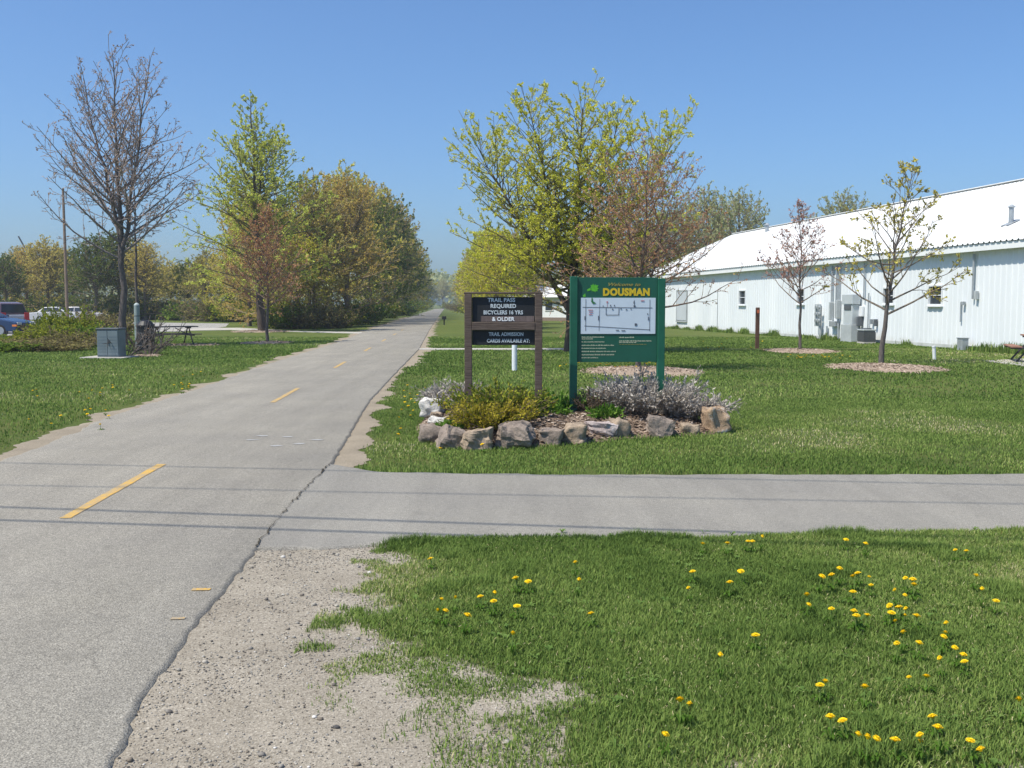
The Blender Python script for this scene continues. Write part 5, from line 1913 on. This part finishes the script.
brz = math.atan2(u2.y, u2.x)
s0 = bxo(841, -.50)
s1 = bxo(851.5, -.50)
t = thing("air_handler", "tall grey air handling unit against the white wall", "air handler", bw((s0 + s1) / 2, -.30), brz)
w = s1 - s0
zt, zm, zb = bz(849, 294.5), bz(849, 302), bz(849, 324)
M_ah = m_plain("pale_galvanised", (.50, .54, .56), .45, .1, .12, 2)
MB().box(-w / 2, -.18, zm - .1, w / 2, .2, zt).build("duct_head", M_ah, t, .02)
MB().box(-w / 2 + .1, -.14, zb, w / 2 - .06, .2, zm - .103).build("duct", M_ah, t, .02)
MB().box(-w / 2, -.2, 0, w / 2, .2, zb - .003).build("housing", M_grey_box, t, .02)
MB().box(-w / 2 + .2, -.165, zm - .34, w / 2 - .15, -.143, zm - .14).build("access_panel", M_dark_box, t)
s0 = bxo(857.5, -.85)
s1 = s0 + .56
t = thing("condenser", "dark grey louvred condenser unit beside the air handling unit", "condenser", bw((s0 + s1) / 2, -.57), brz)
w = .56
hC = bz(865, 328.5)
MB().box(-w / 2, -w / 2, 0, w / 2, w / 2, .08).build("base_pad", M_conc, t, .01)
b = MB().box(-w / 2 + .03, -w / 2 + .03, .08, w / 2 - .03, w / 2 - .03, hC - .06)
b.build("core", M_dark_box, t)
b = MB()
for i in range(13):
    z = .12 + i * (hC - .26) / 12
    b.box(-w / 2 + .01, -w / 2 + .01, z, w / 2 - .01, w / 2 - .01, z + .025)
b.build("louvre_slats", m_plain("louvre_grey", (.08, .085, .09), .5, 0, .1), t)
MB().box(-w / 2, -w / 2, hC - .06, w / 2, w / 2, hC).build("lid", M_grey_box, t, .015)
MB().tube([(0, 0, hC), (0, 0, hC + .05)], w * .36, 20).build("fan_guard", M_dark_box, t)
# low things along the wall
p = bw(bx(973), -.35)
t = thing("utility_box", "small grey box standing at the foot of the white wall", "utility box", p, brz)
MB().box(-.16, -.12, 0, .16, .12, .42).build("body", M_galv, t, .015)
MB().box(-.18, -.14, .422, .18, .14, .46).build("lid", M_galv, t, .01)
p = g(934.5, 359.5)
t = thing("pipe_stub", "short white pipe stub in the grass near the leaning young tree", "pipe", p)
MB().tube([(0, 0, -.05), (-.03, 0, .36)], .05, 12).build("pipe", M_frame, t)
MB().tube([(-.03, 0, .36), (-.033, 0, .40)], .06, 12).build("cap", M_frame, t)
# weeds along the wall
rs = np.random.RandomState(81)
n = 9000
s_ = rs.uniform(0, BL, n)
hgt = sstep(.42, .75, fbm(s_ * .8, s_ * 0, 83)) * .32 + .06
P = np.array([bw(a, -.06 - abs(c)) for a, c in zip(s_, rs.normal(size=n) * .16)])
blades("grass", P, hgt * rs.uniform(.4, 1.2, n), rs.uniform(.02, .05, n), .5, 85, "uncut weeds along the foot of the white wall", rs.rand(n) * .85)

# small white building farther off
t = thing("small_white_building", "small white building far off between the two signs", "building", at(553, 305, 105) * 1.0, brz)
t.location.z = 0
t.rotation_euler.z = R(-34)
hW = 2.5
MB().box(-3.6, -3.3, 0, 3.6, 3.3, hW).build("wall", M_wall, t)
b = MB()
pr = [(-3.8, hW - .05), (3.8, hW - .05), (0, hW + 1.3)]
b.add([(-4.1, -3.8, hW - .12), (4.1, -3.8, hW - .12), (4.1, 0, hW + 1.2), (-4.1, 0, hW + 1.2), (-4.1, 3.8, hW - .12), (4.1, 3.8, hW - .12)], [(0, 1, 2, 3), (3, 2, 5, 4)])
b.add([(-3.6, -3.3, hW + .003), (-3.6, 3.3, hW + .003), (-3.6, 0, hW + 1.1)], [(0, 1, 2)])
b.add([(3.6, -3.3, hW + .003), (3.6, 3.3, hW + .003), (3.6, 0, hW + 1.1)], [(0, 1, 2)])
b.build("roof", M_roof, t)
for xx, yy_, wx in ((-1.5, -3.31, .8), (1.6, -3.31, .8)):
    w = MB().box(xx - .5, -3.36, 1.0, xx + .5, -3.303, 2.0).build("window", M_frame, t)
    MB().box(xx - .42, -3.37, 1.08, xx + .42, -3.362, 1.92).build("pane", M_pane, w)
MB().box(3.603, -1.5, 1.0, 3.66, -.5, 2.1).build("window", M_pane, t)
MB().box(-3.64, -3.34, -.05, 3.64, -3.303, .35).build("base_trim", m_plain("brown_base", (.22, .17, .14), .8), t)

# brown marker post with an orange reflector
p = g(757, 348.5)
t = thing("marker_post", "brown wooden marker post standing in the lawn before the white building", "post", p)
MB().cbox((0, 0, .65), (.13, .13, 1.7)).build("shaft", m_wood("brown_post", (.06, .035, .025), (.16, .09, .065)), t, .01)
MB().cbox((0, -.068, 1.36), (.09, .01, .12)).build("reflector", m_plain("orange_reflector", (.55, .14, .06), .4), t)
MB().cbox((0, 0, 1.508), (.11, .11, .012)).build("cap", m_plain("post_top", (.22, .14, .1), .8), t)

# little black trail marker in the grass by the trail
p = g(444.2, 325)
t = thing("trail_marker", "small black trail marker at the grassy edge of the trail far off", "trail marker", p)
MB().cbox((0, 0, .28), (.10, .10, .66)).build("shaft", M_board, t, .005)
MB().cbox((0, -.02, .58), (.34, .12, .24)).build("head", M_board, t, .01)

# ================================================================== PICNIC TABLES
M_tab = m_wood("dark_table_wood", (.05, .045, .042), (.14, .125, .115), (14, 1, 1))
M_leg = m_plain("dark_steel_tube", (.04, .04, .045), .5, .2)
M_tab_r = m_wood("reddish_table_wood", (.20, .10, .07), (.38, .22, .16), (14, 1, 1))


def picnic(label, loc, rz, wood, group=None):
    t = thing("picnic_table", label, "picnic table", loc, rz, group)
    L = .92
    for i in range(5):
        yy_ = -.30 + i * .15
        MB().box(-L, yy_ - .068, .72, L, yy_ + .068, .76).build("top_plank", wood, t, .005)
    for sgn in (-1, 1):
        b = MB()
        for i in range(2):
            yy_ = sgn * (.66 + (i - .5) * .145)
            b.box(-L, yy_ - .066, .43, L, yy_ + .066, .465)
        b.build("seat", wood, t, .004)
    for xx in (-.62, .62):
        b = MB()
        b.tube([(xx, -.08, .70), (xx, -.62, .03)], .026, 8)
        b.tube([(xx, .08, .70), (xx, .62, .03)], .026, 8)
        b.tube([(xx, -.78, .405), (xx, .78, .405)], .024, 8)
        b.tube([(xx, -.34, .695), (xx, .34, .695)], .024, 8)
        b.build("leg_frame", M_leg, t)
    b = MB()
    b.tube([(-.62, 0, .41), (-.1, 0, .69)], .018, 6)
    b.tube([(.62, 0, .41), (.1, 0, .69)], .018, 6)
    b.build("brace", M_leg, t)
    return t


picnic("dark wooden picnic table on a bare mulch patch under the trees", g(173, 345.2), R(35), M_tab)
picnic("reddish wooden picnic table cut by the right edge of the photo", g(1038, 362), R(70), M_tab_r)

# ================================================================== LEFT LAWN FURNITURE
# utility cabinet on a pad
p = g(112, 358.0)
t = thing("utility_cabinet", "grey green steel utility cabinet on a concrete pad under the leafless tree", "utility cabinet", p, R(-4))
M_cab = m_plain("grey_green_enamel", (.16, .20, .22), .5, 0, .12, 3)
MB().box(-.75, -.52, -.05, .62, .55, .045).build("pad", M_conc, t, .01)
MB().box(-.33, -.25, .046, .33, .25, .86).build("body", M_cab, t, .012)
MB().box(-.35, -.28, .862, .35, .27, .91).build("lid", M_dark_box, t, .012)
for sx_ in (-.163, .163):
    d_ = MB().box(sx_ - .155, -.265, .10, sx_ + .155, -.252, .83).build("door", M_cab, t, .004)
    b = MB()
    for i in range(6): b.box(sx_ - .12, -.271, .2 + i * .09, sx_ + .12, -.266, .215 + i * .09)
    b.build("louvre", M_cab, d_)
MB().cbox((.03, -.28, .5), (.03, .03, .12)).build("handle", M_dark_box, t)
# pale green post
p = g(138, 348.5)
t = thing("bollard", "pale grey green pipe post beside the black litter bin", "post", p)
M_pale = m_plain("pale_green_paint", (.24, .29, .28), .5, 0, .12, 4)
MB().tube([(0, 0, -.05), (0, 0, 1.58)], .10, 16).build("pipe", M_pale, t)
MB().tube([(0, 0, 1.58), (0, 0, 1.62), (0, 0, 1.68)], [.105, .095, .03], 16).build("cap", m_plain("pale_cap", (.36, .41, .40), .5), t)
MB().tube([(0, 0, 1.18), (0, 0, 1.22)], .104, 16).build("band", M_dark_box, t)
# litter bin
p = g(146, 351)
t = thing("litter_bin", "black barrel litter bin behind the leafless dark bush", "litter bin", p)
M_blk = m_plain("black_steel", (.012, .013, .016), .5, 0, .3, 4)
MB().tube([(0, 0, 0), (0, 0, .05), (0, 0, .40), (0, 0, .80), (0, 0, .84)], [.26, .29, .31, .30, .30], 20).build("barrel", M_blk, t)
MB().tube([(0, 0, .845), (0, 0, .90), (0, 0, 1.04), (0, 0, 1.08)], [.32, .32, .20, .08], 20).build("domed_lid", M_blk, t)
b = MB()
for z in (.18, .62): b.tube([(0, 0, z), (0, 0, z + .03)], .318, 20)
b.build("hoop", M_dark_box, t)

# ================================================================== UTILITY POLE
p = at(67, 305, 74.0)
t = thing("utility_pole", "tall thin wooden utility pole at the car park edge", "utility pole", (p.x, p.y, 0))
MB().tube([(0, 0, -.2), (0, 0, 10.1)], [.13, .085], 10).build("shaft", m_wood("pole_wood", (.14, .10, .075), (.30, .23, .17)), t)
MB().tube([(.2, 0, 9.3), (.2, 0, 9.9)], .07, 8).build("insulator", M_galv, t)
p = at(25, 305, 125.0)
t = thing("utility_pole", "far utility pole with a slanting lamp arm at the left", "utility pole", (p.x, p.y, 0))
MB().tube([(0, 0, -.2), (0, 0, 8.6)], [.15, .1], 8).build("shaft", M_galv, t)
MB().bar((-.5, 0, 10.1), (.35, 0, 8.5), .14, .14).build("arm", M_dark_box, t)
# overhead wires above the near road: they cast the thin shadows on the asphalt
M_cable = m_plain("black_cable", (.02, .02, .022), .6)


def wire(pa, pb, H, r, label):
    a, c = g(*pa, Z_TRAIL), g(*pb, Z_TRAIL)
    off = Vector((sd.x, sd.y, 0)) / sd.z * (H - Z_TRAIL)
    d = (c - a)
    d.normalize()
    m = a + off
    pts = []
    for i in range(-30, 31):
        s = i * 2.0
        q = m + d * s
        pts.append((q.x, q.y, H + .0011 * s * s))
    o = MB().tube(pts, r, 6).build("overhead_wire", M_cable)
    tag(o, label, "wire", "overhead wires over the near road")


wire((10, 463), (328, 470), 8.6, .014, "overhead wire above the near road casting the farthest thin shadow")
wire((0, 485), (323, 491), 8.2, .012, "overhead wire above the near road casting the second thin shadow")
wire((0, 507), (505, 524), 7.0, .020, "overhead wire above the near road casting the third thin shadow")
wire((0, 520), (505, 536), 6.8, .020, "overhead wire above the near road casting the nearest thin shadow")

# ================================================================== CARS
M_tyre = m_plain("tyre", (.018, .018, .019), .85)
M_rim = m_plain("alloy_rim", (.42, .43, .45), .35, .6)
M_carglass = m_glass("car_glass", (.03, .035, .04))
M_lamp = m_plain("amber_lamp", (.65, .2, .04), .3)
M_clear = m_plain("clear_lamp", (.6, .62, .64), .2)
M_redlamp = m_plain("red_lamp", (.45, .03, .04), .3)
M_trim = m_plain("black_trim", (.03, .03, .032), .6)


def car(name, label, loc, rz, kind, paint, group, cat, band=None):
    t = thing(name, label, cat, loc, rz, group)
    if kind == 'sedan':
        Lc, W, wr = 4.6, 1.74, .31
        low = [(-2.28, .42), (-2.30, .70), (-2.22, .90), (-1.45, .96), (.55, .97), (1.2, .93), (2.0, .80), (2.25, .70), (2.30, .48), (2.2, .26), (-2.15, .26)]
        cab = [(-1.55, .965), (-1.0, 1.38), (-.5, 1.43), (.1, 1.42), (.95, .97)]
        ax = (-1.35, 1.42)
    else:
        Lc, W, wr = 4.5, 1.80, .36
        low = [(-2.20, .50), (-2.24, .95), (-2.18, 1.06), (-1.0, 1.08), (.75, 1.08), (1.3, 1.04), (2.0, .98), (2.2, .85), (2.25, .50), (2.1, .34), (-2.1, .34)]
        cab = [(-2.16, 1.085), (-1.98, 1.68), (-1.5, 1.76), (.1, 1.75), (.45, 1.66), (1.1, 1.085)]
        ax = (-1.35, 1.35)
    b = MB()
    n = len(low)
    # body with inset crown: three sections across
    secs = [(-W / 2, .93), (-W / 2 + .09, 1.0), (W / 2 - .09, 1.0), (W / 2, .93)]
    vs = []
    zc = .55
    for (yy_, sc_) in secs:
        for (x, z) in low: vs.append((x * (.985 if sc_ < 1 else 1), yy_, zc + (z - zc) * sc_))
    fs = [tuple(range(n)), tuple(reversed(range(3 * n, 4 * n)))]
    for q in range(3):
        fs += [(q * n + i, q * n + n + i, q * n + n + (i + 1) % n, q * n + (i + 1) % n) for i in range(n)]
    b.add(vs, fs)
    b.build("body", paint, t, .035)
    m = len(cab)
    zb = cab[0][1]
    zt = max(z for x, z in cab)

    def inset(z): return (z - zb) / (zt - zb) * .17
    vs = [(x, -(W / 2 - .06 - inset(z)), z) for x, z in cab] + [(x, (W / 2 - .06 - inset(z)), z) for x, z in cab]
    fs = [tuple(range(m)), tuple(reversed(range(m, 2 * m)))] + [(i, m + i, m + (i + 1) % m, (i + 1) % m) for i in range(m)]
    MB().add(vs, fs).build("cabin", band or paint, t, .03)
    # side windows
    cxm = sum(x for x, z in cab) / m
    wins = [(-1.28, -.32), (-.24, .66)] if kind == 'sedan' else [(-1.9, -1.05), (-.95, -.1), (0.0, .75)]
    za, zz_ = zb + .04, zt - .09
    xl0, xl1 = cab[0][0], cab[1][0]
    xr0, xr1 = cab[-1][0], cab[-2][0]
    for sgn in (-1, 1):
        for (wa, wb) in wins:
            def clampx(x, z):
                f = (z - zb) / (zt - zb)
                return min(max(x, xl0 + (xl1 - xl0) * f + .10), xr0 + (xr1 - xr0) * f - .10)
            ys_ = lambda z: sgn * (W / 2 - .06 - inset(z) + .006)
            pts = [(clampx(wa, za), ys_(za), za), (clampx(wb, za), ys_(za), za), (clampx(wb, zz_), ys_(zz_), zz_), (clampx(wa, zz_), ys_(zz_), zz_)]
            th = [(x, y - sgn * .01, z) for x, y, z in pts]
            MB().add(pts + th, [(0, 1, 2, 3), (7, 6, 5, 4), (0, 4, 5, 1), (1, 5, 6, 2), (2, 6, 7, 3), (3, 7, 4, 0)]).build("window", M_carglass, t)

    def screen(pa, pb, nm_):
        (xa, z_a), (xb, z_b) = pa, pb
        d = Vector((xb - xa, z_b - z_a)).normalized()
        nrm = Vector((d.y, -d.x)) * (.012 if xa > 0 else -.012)
        q0, q1 = .12, .88
        pts = []
        for f in (q0, q1):
            x, z = xa + (xb - xa) * f, z_a + (z_b - z_a) * f
            hw = W / 2 - .06 - inset(z) - .09
            pts += [(x + nrm.x, -hw, z + nrm.y), (x + nrm.x, hw, z + nrm.y)]
        MB().add([pts[0], pts[1], pts[3], pts[2]], [(0, 1, 2, 3)]).build(nm_, M_carglass, t)
    screen(cab[-1], cab[-2], "windscreen")
    screen(cab[0], cab[1], "rear_window")
    for xx in ax:
        for sgn in (-1, 1):
            yo = sgn * (W / 2 + .004)
            wh = MB().tube([(xx, yo - sgn * .20, wr), (xx, yo - sgn * .03, wr), (xx, yo, wr)], [wr, wr, wr * .93], 22).build("wheel", M_tyre, t)
            MB().tube([(xx, yo - sgn * .02, wr), (xx, yo + sgn * .006, wr)], wr * .62, 18).build("rim", M_rim, wh)
            MB().tube([(xx, yo - sgn * .10, wr + .02), (xx, yo - sgn * .001 - sgn * .01, wr + .02)], wr + .06, 22).build("wheel_arch", M_trim, t)
    zl = .66 if kind == 'sedan' else .80
    for sgn in (-1, 1):
        MB().cbox((2.26, sgn * (W / 2 - .28), zl), (.05, .38, .13)).build("headlight", M_clear, t, .01)
        MB().cbox((2.16, sgn * (W / 2 - .045), zl - .10), (.24, .10, .10)).build("indicator", M_lamp, t, .01)
        MB().cbox((-2.255, sgn * (W / 2 - .2), zl + .12), (.05, .28, .2 if kind == 'sedan' else .5)).build("tail_light", M_redlamp, t, .01)
    MB().cbox((2.27, 0, .46), (.10, W - .12, .16)).build("bumper", M_trim, t, .02)
    MB().cbox((-2.28, 0, .50), (.10, W - .12, .16)).build("bumper", M_trim, t, .02)
    for sgn in (-1, 1):
        MB().cbox((.75, sgn * (W / 2 + .06), zb + .06), (.10, .16, .11)).build("mirror", paint, t, .02)
    return t


def m_carpaint(name, c):
    t = NT(name)
    m = t.principled(t.ramp(t.noise(2, 3, .5, t.O()), [(.3, tuple(v * .92 for v in c)), (.7, tuple(v * 1.06 for v in c))]), .25, .1, None, .5)
    return m


G_CAR = "cars in the car park"
p = g(14, 336.5)
car("parked_car", "blue sedan with amber indicator, nose showing at the left edge of the photo", (p.x - 1.55, p.y, .012), R(-4), 'sedan', m_carpaint("blue_paint", (.022, .05, .125)), G_CAR, "car")
p = at(8, 305, 57)
car("parked_car", "silver minivan with maroon window pillars behind the blue sedan", (p.x - 1.0, 57, .012), R(150), 'suv', m_carpaint("silver_paint", (.42, .43, .47)), G_CAR, "car", band=m_carpaint("maroon_paint", (.16, .11, .13)))
p = at(58, 305, 90)
car("parked_car", "white car mostly hidden by scrub behind the tallest yellow green bush", (p.x, 90, .012), R(8), 'sedan', m_carpaint("white_paint", (.6, .6, .6)), G_CAR, "car")
p = at(80, 305, 93)
car("parked_car", "pale silver car right of the hidden white car", (p.x, 93, .012), R(4), 'sedan', m_carpaint("pale_paint", (.5, .48, .48)), G_CAR, "car")

# ------------------------------------------------------------------ haze: the spring air over the whole place
HZ = 0.0006
if HZ:
    t = NT("air")
    vol = t.n("ShaderNodeVolumePrincipled")
    vol.inputs['Color'].default_value = (.86, .92, 1.0, 1)
    vol.inputs['Density'].default_value = HZ
    vol.inputs['Anisotropy'].default_value = 0.3
    t.l(vol.outputs[0], t.out.inputs['Volume'])
    hz_ = MB().box(-700, -70, -1.0, 700, 700, 40).build("haze", t.m)
    stuff(hz_, "thin spring haze over the whole place", "haze")
